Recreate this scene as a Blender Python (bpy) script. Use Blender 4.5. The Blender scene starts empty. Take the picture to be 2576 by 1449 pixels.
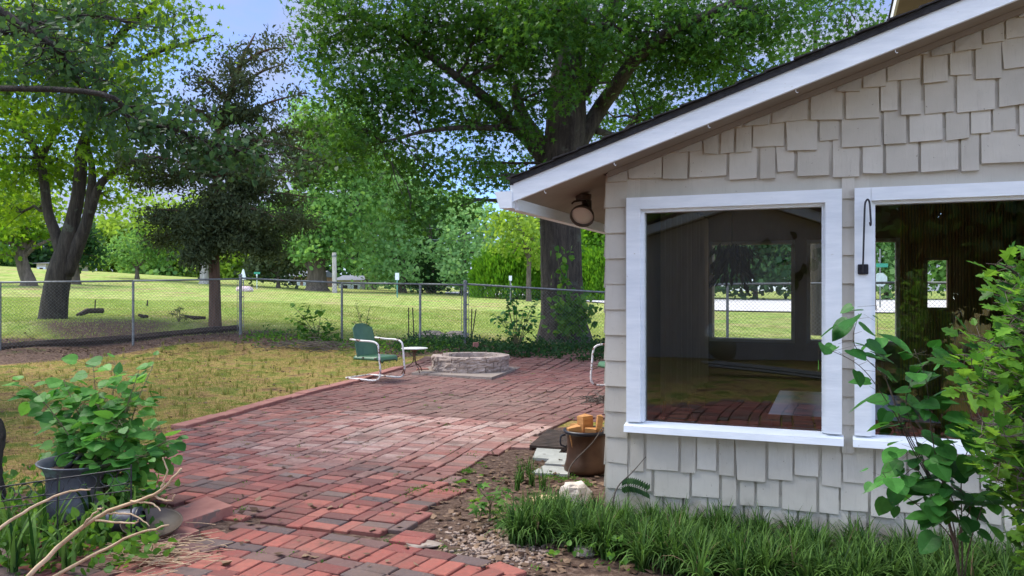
import bpy, math, random
import numpy as np
from mathutils import Vector, Matrix
R = math.radians
rnd = random.Random(7)
rng = np.random.default_rng(11)
S = bpy.context.scene
COL = S.collection

# ------------------------------------------------------------------ camera, world, sun, exposure
CAMH = 1.38
cd = bpy.data.cameras.new('camera'); cam = bpy.data.objects.new('camera', cd); COL.objects.link(cam)
cam.location = (0, 0, CAMH); cam.rotation_euler = (R(90), 0, 0)
cd.sensor_width = 36; cd.lens = 28.3; cd.shift_y = 0.002
cd.clip_start = 0.05; cd.clip_end = 2000
S.camera = cam
S.render.resolution_x = 1024; S.render.resolution_y = 576
S.render.engine = 'CYCLES'
S.view_settings.view_transform = 'Standard'; S.view_settings.look = 'None'
S.view_settings.gamma = 1; S.view_settings.exposure = 1.68
SUN_EL, SUN_AZ = 54, -70          # azimuth measured from +Y (camera forward) towards +X
w = bpy.data.worlds.new('World'); S.world = w; w.use_nodes = True
nt = w.node_tree; nt.nodes.clear()
out = nt.nodes.new('ShaderNodeOutputWorld'); bg = nt.nodes.new('ShaderNodeBackground')
sky = nt.nodes.new('ShaderNodeTexSky'); sky.sky_type = 'NISHITA'; sky.sun_disc = False
sky.sun_elevation = R(SUN_EL); sky.sun_rotation = R(SUN_AZ); sky.air_density = 1.0; sky.dust_density = 0.1; sky.ozone_density = 3.0; sky.altitude = 2500
tc = nt.nodes.new('ShaderNodeTexCoord'); mp = nt.nodes.new('ShaderNodeMapping'); mp.inputs['Scale'].default_value = (1, 1, 2.2)
nz = nt.nodes.new('ShaderNodeTexNoise'); nz.inputs['Scale'].default_value = 2.6; nz.inputs['Detail'].default_value = 7; nz.inputs['Roughness'].default_value = .55
rp = nt.nodes.new('ShaderNodeValToRGB'); rp.color_ramp.elements[0].position = .36; rp.color_ramp.elements[1].position = .56
rp.color_ramp.elements[0].color = (0.0, .0, .0, 1); rp.color_ramp.elements[1].color = (.9, .9, .9, 1)
mx = nt.nodes.new('ShaderNodeMix'); mx.data_type = 'RGBA'; mx.inputs[7].default_value = (2.1, 2.2, 2.65, 1)
nt.links.new(tc.outputs['Generated'], mp.inputs[0]); nt.links.new(mp.outputs[0], nz.inputs['Vector']); nt.links.new(nz.outputs['Fac'], rp.inputs[0])
nt.links.new(rp.outputs[0], mx.inputs[0]); tint = nt.nodes.new('ShaderNodeMix'); tint.data_type = 'RGBA'; tint.blend_type = 'MULTIPLY'; tint.inputs[0].default_value = 1; tint.inputs[7].default_value = (.80, .86, 1.0, 1)
nt.links.new(sky.outputs[0], tint.inputs[6]); nt.links.new(tint.outputs[2], mx.inputs[6]); # added sky gradient: brighter behind the camera to light the house front, dimmer ahead
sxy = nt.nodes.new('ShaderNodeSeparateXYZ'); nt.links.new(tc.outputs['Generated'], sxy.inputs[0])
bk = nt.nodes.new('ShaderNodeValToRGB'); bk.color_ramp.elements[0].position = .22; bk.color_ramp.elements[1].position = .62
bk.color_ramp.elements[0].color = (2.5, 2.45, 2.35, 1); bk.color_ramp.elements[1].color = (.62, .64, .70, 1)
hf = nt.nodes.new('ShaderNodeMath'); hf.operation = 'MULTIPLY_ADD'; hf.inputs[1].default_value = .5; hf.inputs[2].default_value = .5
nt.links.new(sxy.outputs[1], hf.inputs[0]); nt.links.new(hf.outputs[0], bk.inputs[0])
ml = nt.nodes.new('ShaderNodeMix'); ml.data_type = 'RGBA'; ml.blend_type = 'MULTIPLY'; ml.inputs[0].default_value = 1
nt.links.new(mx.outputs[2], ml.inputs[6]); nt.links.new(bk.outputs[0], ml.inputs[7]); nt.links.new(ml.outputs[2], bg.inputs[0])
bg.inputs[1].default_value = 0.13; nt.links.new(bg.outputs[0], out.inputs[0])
sd = bpy.data.lights.new('sun', 'SUN'); sd.energy = 2.1; sd.angle = R(40); sd.color = (1, .95, .85)
sun = bpy.data.objects.new('sun', sd); COL.objects.link(sun)
az, el = R(SUN_AZ), R(SUN_EL)
sdir = Vector((math.sin(az)*math.cos(el), math.cos(az)*math.cos(el), math.sin(el)))
sun.rotation_euler = sdir.to_track_quat('Z', 'Y').to_euler(); sun.location = sdir*60

# ------------------------------------------------------------------ projection helpers (photo measured on a 2576 px wide copy)
def P(x, y, Y): return Vector(((x-1288)/2025*Y, Y, CAMH+(731-y)/2025*Y))
def G(x, y, z=0.0):
    Y = 2025*(CAMH-z)/(y-731); return Vector(((x-1288)/2025*Y, Y, z))
UX, UY = .930, -.367         # house axis a (to the right along the gable wall)
VX, VY = .367, .930          # house axis b (away from the camera)
HC = (.5455, 4.67)
def H(a, b, z): return Vector((HC[0]+a*UX+b*VX, HC[1]+a*UY+b*VY, z))
def toH(X, Y): return ((X-HC[0])*UX+(Y-HC[1])*UY, (X-HC[0])*VX+(Y-HC[1])*VY)

# ------------------------------------------------------------------ materials
def newmat(name):
    m = bpy.data.materials.new(name); m.use_nodes = True; n = m.node_tree; n.nodes.clear()
    o = n.nodes.new('ShaderNodeOutputMaterial'); b = n.nodes.new('ShaderNodeBsdfPrincipled'); n.links.new(b.outputs[0], o.inputs[0])
    return m, n, b, o
def ramp(n, src, stops):
    r = n.nodes.new('ShaderNodeValToRGB'); e = r.color_ramp.elements
    while len(e) < len(stops): e.new(.5)
    for i, (p, c) in enumerate(stops): e[i].position = p; e[i].color = (*c, 1)
    n.links.new(src, r.inputs[0]); return r.outputs[0]
def noise(n, scale, detail=4, rough=.55, vec='Object', stretch=None, dist=0):
    t = n.nodes.new('ShaderNodeTexCoord'); v = t.outputs[vec]
    if stretch:
        q = n.nodes.new('ShaderNodeMapping'); q.inputs['Scale'].default_value = stretch; n.links.new(v, q.inputs[0]); v = q.outputs[0]
    z = n.nodes.new('ShaderNodeTexNoise'); z.inputs['Scale'].default_value = scale; z.inputs['Detail'].default_value = detail
    z.inputs['Roughness'].default_value = rough; z.inputs['Distortion'].default_value = dist; n.links.new(v, z.inputs['Vector']); return z.outputs['Fac']
def mixc(n, f, a, b, mode='MIX'):
    m = n.nodes.new('ShaderNodeMix'); m.data_type = 'RGBA'; m.blend_type = mode
    for i, v in ((0, f), (6, a), (7, b)):
        if isinstance(v, (int, float)): m.inputs[i].default_value = v
        elif isinstance(v, tuple): m.inputs[i].default_value = (*v, 1)
        else: n.links.new(v, m.inputs[i])
    return m.outputs[2]
def bump(n, b, src, strength=.3, dist=.01):
    u = n.nodes.new('ShaderNodeBump'); u.inputs['Strength'].default_value = strength; u.inputs['Distance'].default_value = dist
    n.links.new(src, u.inputs['Height']); n.links.new(u.outputs[0], b.inputs['Normal'])
def attr(n, name):
    a = n.nodes.new('ShaderNodeAttribute'); a.attribute_name = name; return a
def rough_mat(name, c0, c1, scale=8, rough=.8, bs=.3, bd=.01, stretch=None, metal=0, spots=None, detail=5):
    m, n, b, o = newmat(name); f = noise(n, scale, detail, .6, stretch=stretch)
    c = ramp(n, f, [(.3, c0), (.7, c1)])
    if spots:
        f2 = noise(n, spots[1], 4, .65); k = ramp(n, f2, [(spots[2], (0, 0, 0)), (spots[2]+.06, (1, 1, 1))])
        c = mixc(n, k, c, spots[0])
    n.links.new(c, b.inputs['Base Color']); b.inputs['Roughness'].default_value = rough; b.inputs['Metallic'].default_value = metal
    f3 = noise(n, scale*3, 6, .6, stretch=stretch); bump(n, b, f3, bs, bd); return m
def leaf_mat(name, c0, c1, t0, t1, rough=.45, tr=.45, near=0):
    m, n, b, o = newmat(name); a = attr(n, 'v'); c = ramp(n, a.outputs['Fac'], [(0, c0), (1, c1)])
    if near:
        c = mixc(n, ramp(n, noise(n, near, 5, .7), [(.35, (.45, .45, .45)), (.62, (0, 0, 0))]), c, mixt3(c0, .55)); bump(n, b, noise(n, near*2.2, 4, .6), .35, .004)
        c = mixc(n, ramp(n, noise(n, near*1.7, 3, .5), [(.70, (0, 0, 0)), (.76, (.5, .5, .5))]), c, (.22, .20, .05))
    n.links.new(c, b.inputs['Base Color']); b.inputs['Roughness'].default_value = rough
    b.inputs['Specular IOR Level'].default_value = .18
    t = n.nodes.new('ShaderNodeBsdfTranslucent'); n.links.new(ramp(n, a.outputs['Fac'], [(0, t0), (1, t1)]), t.inputs[0])
    x = n.nodes.new('ShaderNodeMixShader'); x.inputs[0].default_value = tr
    n.links.new(b.outputs[0], x.inputs[1]); n.links.new(t.outputs[0], x.inputs[2]); n.links.new(x.outputs[0], o.inputs[0]); return m

def mixt3(c, k): return tuple(x*k for x in c)
M = {}
M['bark'] = rough_mat('bark', (.016, .013, .010), (.078, .064, .050), 5, .95, 1, .05, (3, 3, .45), spots=((.075, .08, .06), 2.5, .60))
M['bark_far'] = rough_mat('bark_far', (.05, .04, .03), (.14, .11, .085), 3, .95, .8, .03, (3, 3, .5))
M['bark_pale'] = rough_mat('bark_pale', (.22, .20, .18), (.42, .40, .36), 3, .9, .5, .03, (3, 3, .5))
M['bark_cedar'] = rough_mat('bark_cedar', (.07, .04, .028), (.17, .10, .07), 7, .95, .8, .03, (3, 3, .3))
M['dead_wood'] = rough_mat('dead_wood', (.05, .022, .014), (.16, .075, .045), 5, .9, .9, .03, (3, 3, .4))
M['twig'] = rough_mat('twig', (.05, .04, .032), (.13, .105, .085), 20, .9, .3, .005)
M['tan_twig'] = rough_mat('tan_twig', (.34, .23, .13), (.58, .43, .28), 18, .8, .5, .004)
M['green_stem'] = rough_mat('green_stem', (.10, .12, .05), (.16, .11, .06), 20, .7, .2, .003)
M['leaf_maple'] = leaf_mat('leaf_maple', (.014, .055, .012), (.06, .16, .022), (.03, .11, .010), (.18, .36, .03))
M['leaf_yellow'] = leaf_mat('leaf_yellow', (.03, .10, .010), (.11, .20, .015), (.12, .30, .01), (.42, .58, .03), tr=.55)
M['leaf_cedar'] = leaf_mat('leaf_cedar', (.035, .058, .03), (.12, .155, .075), (.05, .07, .025), (.15, .17, .06), .9, .35)
M['leaf_grey'] = leaf_mat('leaf_grey', (.020, .055, .022), (.055, .115, .040), (.04, .10, .025), (.11, .22, .05), tr=.35)
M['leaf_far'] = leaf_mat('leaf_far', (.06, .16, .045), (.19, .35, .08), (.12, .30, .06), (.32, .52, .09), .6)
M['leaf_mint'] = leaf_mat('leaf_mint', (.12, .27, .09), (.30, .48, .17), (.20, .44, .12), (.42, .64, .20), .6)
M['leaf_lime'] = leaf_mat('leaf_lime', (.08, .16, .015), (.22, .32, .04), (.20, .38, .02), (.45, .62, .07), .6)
M['leaf_dark'] = leaf_mat('leaf_dark', (.012, .045, .018), (.04, .10, .03), (.02, .08, .02), (.08, .17, .035), .6)
M['leaf_hedge'] = leaf_mat('leaf_hedge', (.04, .14, .008), (.15, .32, .02), (.08, .26, .01), (.26, .48, .02), .6)
M['leaf_heart'] = leaf_mat('leaf_heart', (.022, .10, .025), (.08, .27, .05), (.03, .16, .02), (.10, .34, .04), .38, .3, 38)
M['leaf_round'] = leaf_mat('leaf_round', (.04, .16, .035), (.15, .38, .07), (.08, .30, .03), (.28, .58, .07), .4, .35, 34)
M['leaf_bush'] = leaf_mat('leaf_bush', (.018, .075, .018), (.16, .36, .04), (.04, .18, .02), (.32, .60, .05), .4, .4, 45)
M['leaf_weed'] = leaf_mat('leaf_weed', (.03, .10, .02), (.11, .24, .03), (.08, .24, .02), (.25, .45, .04), .5, .4)
M['leaf_strap'] = leaf_mat('leaf_strap', (.008, .038, .006), (.125, .24, .05), (.012, .06, .006), (.16, .30, .05), .62, .3)
M['grass_lawn'] = leaf_mat('grass_lawn', (.07, .13, .015), (.44, .34, .11), (.12, .21, .02), (.50, .44, .14), .7, .4)
M['grass_field'] = leaf_mat('grass_field', (.20, .27, .05), (.36, .42, .12), (.26, .38, .05), (.46, .54, .14), .8, .4)
M['dead_leaf'] = leaf_mat('dead_leaf', (.07, .04, .028), (.26, .175, .115), (.1, .06, .03), (.2, .14, .08), .8, .15)
m, n, b, o = newmat('siding')
c = ramp(n, noise(n, 3.5, 5, .6), [(.3, (.47, .44, .375)), (.7, (.58, .545, .47))])
c = mixc(n, ramp(n, noise(n, 9, 6, .7, stretch=(6, 6, .5)), [(.56, (0, 0, 0)), (.72, (.35, .35, .35))]), c, (.36, .325, .28))
c = mixc(n, ramp(n, noise(n, 55, 3, .6), [(.70, (0, 0, 0)), (.74, (.8, .8, .8))]), c, (.16, .13, .10))
tcs = n.nodes.new('ShaderNodeTexCoord'); sx_ = n.nodes.new('ShaderNodeSeparateXYZ'); n.links.new(tcs.outputs['Object'], sx_.inputs[0])
gm = n.nodes.new('ShaderNodeMath'); gm.operation = 'MULTIPLY_ADD'; n.links.new(noise(n, 7, 5, .7), gm.inputs[0]); gm.inputs[1].default_value = .5; n.links.new(sx_.outputs[2], gm.inputs[2])
c = mixc(n, ramp(n, gm.outputs[0], [(.30, (.7, .7, .7)), (.48, (0, 0, 0))]), c, (.24, .20, .155))
c = mixc(n, 1.0, c, ramp(n, attr(n, 'v').outputs['Fac'], [(0, (.82, .81, .79)), (1, (1, 1, 1))]), 'MULTIPLY')
n.links.new(c, b.inputs['Base Color']); b.inputs['Roughness'].default_value = .7; bump(n, b, noise(n, 26, 6, .7, stretch=(5, 5, .35)), .35, .004); M['siding'] = m
M['white'] = rough_mat('white_paint', (.68, .73, .77), (.80, .84, .87), 5, .5, .35, .003, (1, 1, 6), spots=((.50, .49, .46), 30, .68))
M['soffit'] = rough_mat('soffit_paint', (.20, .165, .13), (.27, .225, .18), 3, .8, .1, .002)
M['roofing'] = rough_mat('roofing', (.010, .010, .012), (.035, .034, .036), 40, .9, .6, .006)
M['interior'] = rough_mat('interior_wall', (.34, .27, .22), (.44, .36, .30), 3, .8, .1, .002)
M['dark_int'] = rough_mat('interior_dark', (.03, .02, .015), (.05, .03, .022), 3, .8, .1, .002)
M['rib_wood'] = rough_mat('ribbed_wood', (.48, .32, .13), (.72, .54, .27), 5, .4, .2, .003, (3, 3, .5))
M['table_wood'] = rough_mat('table_wood', (.26, .10, .028), (.46, .21, .06), 4, .3, .1, .001, (1, 8, 1))
M['black_metal'] = rough_mat('black_metal', (.008, .008, .014), (.02, .02, .03), 20, .4, .3, .002)
M['bronze'] = rough_mat('bronze_metal', (.04, .028, .02), (.08, .055, .04), 10, .5, .2, .002)
M['lens'] = rough_mat('lamp_glass', (.55, .50, .44), (.62, .56, .5), 6, .3, .1, .001)
M['galv'] = rough_mat('galvanised', (.13, .14, .145), (.24, .25, .25), 12, .5, .2, .002, metal=.4)
M['wire'] = rough_mat('fence_wire', (.10, .11, .11), (.16, .17, .16), 12, .5, 0, .001, metal=.3)
M['green_paint'] = rough_mat('green_paint', (.045, .12, .060), (.07, .165, .085), 5, .42, .3, .003, spots=((.16, .20, .16), 9, .68))
M['white_tube'] = rough_mat('chipped_white_tube', (.62, .58, .55), (.78, .75, .72), 9, .5, .3, .002, spots=((.16, .05, .03), 12, .54))
M['rust'] = rough_mat('rust', (.06, .03, .02), (.14, .075, .05), 12, .8, .4, .003)
M['top_paint'] = rough_mat('worn_white_top', (.50, .50, .46), (.68, .67, .62), 10, .5, .3, .002)
M['block'] = rough_mat('stone_block', (.25, .19, .155), (.52, .42, .35), 9, .95, 1, .02, spots=((.14, .11, .09), 11, .62))
M['slab'] = rough_mat('concrete_slab', (.20, .16, .13), (.34, .28, .235), 5, .9, .4, .004, spots=((.16, .11, .08), 5, .6))
M['paver'] = rough_mat('paver', (.26, .27, .25), (.40, .41, .38), 6, .85, .4, .003, spots=((.22, .18, .14), 8, .66))
M['red_slab'] = rough_mat('red_slab', (.24, .095, .075), (.36, .16, .125), 7, .85, .4, .003, spots=((.18, .12, .10), 6, .62))
M['copper'] = rough_mat('copper_pot', (.055, .026, .014), (.13, .068, .040), 5, .38, .3, .003, metal=.55, spots=((.34, .25, .26), 3.3, .70))
M['pewter'] = rough_mat('pewter_pot', (.06, .065, .095), (.19, .19, .22), 6, .5, .5, .004, metal=.35, spots=((.20, .27, .29), 7, .57))
M['firewood'] = rough_mat('firewood', (.34, .14, .04), (.56, .29, .10), 8, .8, .5, .004, (1, 1, 4))
M['firewood_bark'] = rough_mat('firewood_end', (.16, .085, .04), (.48, .28, .13), 14, .9, .6, .006)
M['rock_white'] = rough_mat('white_rock', (.46, .40, .34), (.70, .64, .56), 6, .9, 1, .02)
M['rock_tan'] = rough_mat('tan_rock', (.48, .34, .17), (.66, .52, .32), 5, .9, 1, .02)
M['rock_grey'] = rough_mat('grey_rock', (.10, .09, .08), (.30, .26, .22), 5, .9, 1, .03)
M['dark_timber'] = rough_mat('dark_timber', (.025, .018, .014), (.075, .05, .038), 8, .95, .8, .01, (1, 1, 3))
M['mulch'] = rough_mat('mulch', (.04, .025, .018), (.12, .075, .055), 14, 1, 1, .03)
M['pebble'] = rough_mat('pebble', (.15, .10, .075), (.40, .31, .25), 12, .9, .4, .004)
M['road'] = rough_mat('road_concrete', (.52, .50, .49), (.64, .62, .61), 1.5, .85, .2, .004)
M['sign_white'] = rough_mat('sign_white', (.62, .66, .68), (.72, .75, .78), 5, .5, .1, .001)
M['sign_green'] = rough_mat('sign_green', (.02, .24, .15), (.03, .30, .19), 5, .5, .1, .001)
M['sign_back'] = rough_mat('sign_back', (.40, .48, .46), (.50, .58, .55), 5, .5, .1, .001)
M['green_post'] = rough_mat('green_post', (.07, .24, .20), (.12, .32, .27), 5, .5, .1, .001)
M['pole'] = rough_mat('utility_pole_wood', (.30, .27, .24), (.46, .43, .40), 3, .9, .4, .01, (3, 3, .5))
M['far_wall'] = rough_mat('far_wall', (.42, .36, .30), (.55, .48, .41), 3, .9, .2, .003)
M['far_brick'] = rough_mat('far_brick', (.30, .16, .11), (.42, .25, .18), 3, .9, .2, .003)
M['far_roof'] = rough_mat('far_roof', (.12, .13, .16), (.18, .19, .22), 3, .9, .2, .003)
M['pink'] = rough_mat('pale_pink_stone', (.55, .40, .40), (.72, .58, .58), 4, .8, .2, .01)
M['shed_wall'] = rough_mat('grey_boards', (.40, .37, .35), (.55, .51, .48), 4, .8, .3, .004, (6, 6, .6))
M['curtain'] = rough_mat('curtain_cloth', (.66, .60, .54), (.80, .74, .68), 3, .9, .1, .002)
M['tub'] = rough_mat('galvanised_tub', (.30, .33, .32), (.45, .49, .47), 6, .4, .2, .003, metal=.5)
M['hangplant'] = leaf_mat('hanging_plant', (.012, .014, .008), (.04, .045, .02), (.01, .012, .005), (.03, .035, .01), .7, .2)
M['yellow_leaf'] = leaf_mat('yellow_leaf', (.4, .4, .03), (.55, .5, .05), (.3, .3, .02), (.4, .4, .03))
# glass pane: part see-through, part mirror (Fresnel)
m, n, b, o = newmat('window_glass'); n.nodes.remove(b)
tr = n.nodes.new('ShaderNodeBsdfTransparent'); tr.inputs[0].default_value = (.88, .90, .88, 1)
gl = n.nodes.new('ShaderNodeBsdfGlossy'); gl.inputs['Roughness'].default_value = 0.0; gl.inputs[0].default_value = (.95, 1, .98, 1)
fr = n.nodes.new('ShaderNodeFresnel'); fr.inputs[0].default_value = 2.15
bp = n.nodes.new('ShaderNodeBump'); bp.inputs['Strength'].default_value = .04; bp.inputs['Distance'].default_value = .02
n.links.new(noise(n, 1.4, 1, .4), bp.inputs['Height']); n.links.new(bp.outputs[0], gl.inputs['Normal'])
xs = n.nodes.new('ShaderNodeMixShader'); n.links.new(fr.outputs[0], xs.inputs[0]); n.links.new(tr.outputs[0], xs.inputs[1]); n.links.new(gl.outputs[0], xs.inputs[2]); n.links.new(xs.outputs[0], o.inputs[0])
M['glass'] = m
# bricks: colour per brick, stained and dusty
m, n, b, o = newmat('brick'); a = attr(n, 'col')
c = mixc(n, ramp(n, noise(n, 26, 5, .65), [(.35, (.0, .0, .0)), (.75, (.55, .55, .55))]), a.outputs['Color'], (.12, .06, .05))
c = mixc(n, ramp(n, noise(n, 2.1, 5, .6), [(.50, (0, 0, 0)), (.68, (.38, .38, .38))]), c, (.20, .135, .105))
c = mixc(n, ramp(n, noise(n, 60, 3, .6), [(.55, (0, 0, 0)), (.7, (.4, .4, .4))]), c, (.24, .16, .125))
c = mixc(n, ramp(n, noise(n, 1.3, 7, .7), [(.52, (0, 0, 0)), (.66, (.6, .6, .6))]), c, (.075, .055, .042))
c = mixc(n, 1.0, c, (.95, .88, .86), 'MULTIPLY')
n.links.new(c, b.inputs['Base Color']); b.inputs['Roughness'].default_value = .85; bump(n, b, noise(n, 70, 6, .7), .5, .004); M['brick'] = m
# ground: weights painted per vertex (red = soil, green = dry lawn, blue = far field)
m, n, b, o = newmat('ground'); a = attr(n, 'zone'); sp = n.nodes.new('ShaderNodeSeparateColor'); n.links.new(a.outputs['Color'], sp.inputs[0])
big = noise(n, .45, 5, .6, 'Object'); mid = noise(n, 2.2, 6, .65, 'Object'); fine = noise(n, 22, 6, .7, 'Object')
lawn = ramp(n, mid, [(.32, (.10, .060, .038)), (.40, (.30, .19, .085)), (.50, (.40, .30, .10)), (.57, (.20, .22, .045)), (.70, (.12, .18, .03))])
lawn = mixc(n, ramp(n, fine, [(.38, (0, 0, 0)), (.62, (1, 1, 1))]), mixc(n, 1.0, lawn, (.42, .42, .38), 'MULTIPLY'), lawn)
field = ramp(n, big, [(.34, (.35, .29, .14)), (.43, (.35, .37, .13)), (.56, (.30, .38, .10)), (.68, (.22, .35, .08))])
fdet = noise(n, 3.0, 8, .75, 'Object', (1, .35, 1))
field = mixc(n, ramp(n, fdet, [(.42, (0, 0, 0)), (.56, (1, 1, 1))]), mixc(n, 1.0, field, (.55, .62, .40), 'MULTIPLY'), field)
field = mixc(n, ramp(n, noise(n, 1.1, 6, .7, stretch=(.5, 1.4, 1)), [(.56, (0, 0, 0)), (.66, (.55, .55, .55))]), field, (.33, .25, .14))
soil = ramp(n, fine, [(.3, (.045, .028, .022)), (.5, (.11, .072, .055)), (.72, (.24, .17, .135))])
soil = mixc(n, ramp(n, mid, [(.60, (0, 0, 0)), (.72, (.8, .8, .8))]), soil, (.09, .13, .03))
c = mixc(n, sp.outputs[2], lawn, field)
edge = n.nodes.new('ShaderNodeMath'); edge.operation = 'MULTIPLY_ADD'; n.links.new(fine, edge.inputs[0]); edge.inputs[1].default_value = .9; n.links.new(sp.outputs[0], edge.inputs[2])
sm = ramp(n, edge.outputs[0], [(.85, (0, 0, 0)), (1.0, (1, 1, 1))])
c = mixc(n, sm, c, soil)
n.links.new(c, b.inputs['Base Color']); b.inputs['Roughness'].default_value = .95; b.inputs['Specular IOR Level'].default_value = .1; bump(n, b, fine, .9, .03); M['ground'] = m

# ------------------------------------------------------------------ object helpers
def tag(o, label=None, cat=None, group=None, kind=None):
    if label: o['label'] = label
    if cat: o['category'] = cat
    if group: o['group'] = group
    if kind: o['kind'] = kind
    return o
def thing(name, label, cat, loc, group=None):
    o = bpy.data.objects.new(name, None); COL.objects.link(o); o.location = loc; o.empty_display_size = .2
    return tag(o, label, cat, group)
def rootloc(o):
    while o.parent: o = o.parent
    return np.array(o.location)
def mk(name, V, F, mat, parent=None, smooth=False, loc=None, face_attr=None, sizes=None):
    """V (n,3) world coordinates; F list of faces, or flat loop index array with sizes"""
    me = bpy.data.meshes.new(name); V = np.asarray(V, dtype=np.float64).reshape(-1, 3)
    off = rootloc(parent) if parent else (np.array(loc) if loc is not None else np.zeros(3))
    V = V-off
    if sizes is None:
        sizes = np.fromiter((len(f) for f in F), dtype=np.int32, count=len(F)); flat = np.fromiter((i for f in F for i in f), dtype=np.int32)
    else: flat = np.asarray(F, dtype=np.int32); sizes = np.asarray(sizes, dtype=np.int32)
    me.vertices.add(len(V)); me.vertices.foreach_set('co', V.astype(np.float32).ravel())
    me.loops.add(len(flat)); me.loops.foreach_set('vertex_index', flat)
    me.polygons.add(len(sizes)); st = np.zeros(len(sizes), dtype=np.int32); st[1:] = np.cumsum(sizes)[:-1]
    me.polygons.foreach_set('loop_start', st)
    me.polygons.foreach_set('use_smooth', np.full(len(sizes), bool(smooth)))
    me.materials.append(mat); me.update(calc_edges=True)
    if face_attr:
        for nm, arr in face_attr.items():
            arr = np.asarray(arr, dtype=np.float32)
            if arr.ndim == 1: at = me.attributes.new(nm, 'FLOAT', 'FACE'); at.data.foreach_set('value', arr)
            else:
                at = me.attributes.new(nm, 'FLOAT_COLOR', 'FACE'); at.data.foreach_set('color', np.c_[arr, np.ones(len(arr))].astype(np.float32).ravel())
    o = bpy.data.objects.new(name, me); COL.objects.link(o)
    if parent: o.parent = parent
    elif loc is not None: o.location = loc
    return o
class MB:
    def __init__(s): s.v = []; s.f = []; s.c = []
    def add(s, V, F, c=None):
        k = len(s.v); s.v.extend(tuple(p) for p in V); s.f.extend([tuple(i+k for i in f) for f in F])
        if c is not None: s.c.extend([c]*len(F))
    def hexa(s, p, c=None):      # p: 8 points, bottom 4 (ccw) then top 4
        s.add(p, [(3, 2, 1, 0), (4, 5, 6, 7), (0, 1, 5, 4), (1, 2, 6, 5), (2, 3, 7, 6), (3, 0, 4, 7)], c)
    def box(s, c, size, rot=None, ch=0.0, tr=None):
        x, y, z = size[0]/2, size[1]/2, size[2]/2
        if ch <= 0: L = [(-x, -y, -z), (x, -y, -z), (x, y, -z), (-x, y, -z), (-x, -y, z), (x, -y, z), (x, y, z), (-x, y, z)]; F = [(3, 2, 1, 0), (4, 5, 6, 7), (0, 1, 5, 4), (1, 2, 6, 5), (2, 3, 7, 6), (3, 0, 4, 7)]
        else:
            h = min(ch, x*.9, y*.9, z*.9); L = []
            for (dx, dy, zz) in ((h, h, -z), (0, 0, -z+h), (0, 0, z-h), (h, h, z)):
                L += [(-x+dx, -y+dy, zz), (x-dx, -y+dy, zz), (x-dx, y-dy, zz), (-x+dx, y-dy, zz)]
            F = [(3, 2, 1, 0), (12, 13, 14, 15)]
            for r in range(3):
                for q in range(4): F.append((r*4+q, r*4+(q+1) % 4, r*4+4+(q+1) % 4, r*4+4+q))
        c = Vector(c)
        s.add([(c + ((rot @ Vector(p)) if rot else Vector(p))) for p in L], F)
    def hbox(s, a0, a1, b0, b1, z0, z1):        # box in house axes
        s.hexa([H(a0, b0, z0), H(a1, b0, z0), H(a1, b1, z0), H(a0, b1, z0), H(a0, b0, z1), H(a1, b0, z1), H(a1, b1, z1), H(a0, b1, z1)])
    def hslope(s, a0, a1, b0, b1, zb0, zb1, zt0, zt1):
        s.hexa([H(a0, b0, zb0), H(a1, b0, zb1), H(a1, b1, zb1), H(a0, b1, zb0), H(a0, b0, zt0), H(a1, b0, zt1), H(a1, b1, zt1), H(a0, b1, zt0)])
    def tube(s, pts, rad, n=8, cap=True, fn=None):
        pts = [Vector(p) for p in pts]; k = len(s.v); m_ = len(pts)
        if isinstance(rad, (int, float)): rad = [rad]*m_
        up = None; V = []
        for i, p in enumerate(pts):
            t = (pts[min(i+1, m_-1)]-pts[max(i-1, 0)]);
            t = t.normalized() if t.length > 1e-9 else Vector((0, 0, 1))
            if up is None:
                up = Vector((1, 0, 0)) if abs(t.x) < .8 else Vector((0, 1, 0))
            x = (up-t*up.dot(t)); x = x.normalized() if x.length > 1e-6 else t.orthogonal().normalized(); up = x; y = t.cross(x)
            for j in range(n):
                an = 2*math.pi*j/n; r = rad[i]*(fn(i, an) if fn else 1); V.append(p+x*math.cos(an)*r+y*math.sin(an)*r)
        F = []
        for i in range(m_-1):
            for j in range(n): F.append((i*n+j, i*n+(j+1) % n, (i+1)*n+(j+1) % n, (i+1)*n+j))
        if cap: F.append(tuple(range(n-1, -1, -1))); F.append(tuple((m_-1)*n+j for j in range(n)))
        s.add(V, F)
    def lathe(s, c, prof, n=24, axis=Vector((0, 0, 1)), sx=1, sy=1):
        c = Vector(c); q = axis.to_track_quat('Z', 'Y'); V = []; F = []
        for r, z in prof:
            for j in range(n):
                an = 2*math.pi*j/n; V.append(c+q @ Vector((r*math.cos(an)*sx, r*math.sin(an)*sy, z)))
        for i in range(len(prof)-1):
            for j in range(n): F.append((i*n+j, i*n+(j+1) % n, (i+1)*n+(j+1) % n, (i+1)*n+j))
        s.add(V, F)
    def rock(s, c, size, seed=0, n=7, m_=9, amp=.22, flat=0.0):
        rr = random.Random(seed); c = Vector(c); V = [c+Vector((0, 0, -size[2]))]; F = []
        for i in range(1, n):
            th = math.pi*i/n
            for j in range(m_):
                ph = 2*math.pi*j/m_; k = 1+rr.uniform(-amp, amp); sz = -math.cos(th); sq = math.sin(th)**.6
                V.append(c+Vector((size[0]*sq*math.cos(ph)*k, size[1]*sq*math.sin(ph)*k, size[2]*sz*(1+rr.uniform(-amp, amp)*.5))))
        V.append(c+Vector((0, 0, size[2]*(1-flat))))
        for j in range(m_): F.append((0, 1+(j+1) % m_, 1+j))
        for i in range(n-2):
            for j in range(m_): F.append((1+i*m_+j, 1+i*m_+(j+1) % m_, 1+(i+1)*m_+(j+1) % m_, 1+(i+1)*m_+j))
        e = len(V)-1; b0 = 1+(n-2)*m_
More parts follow.
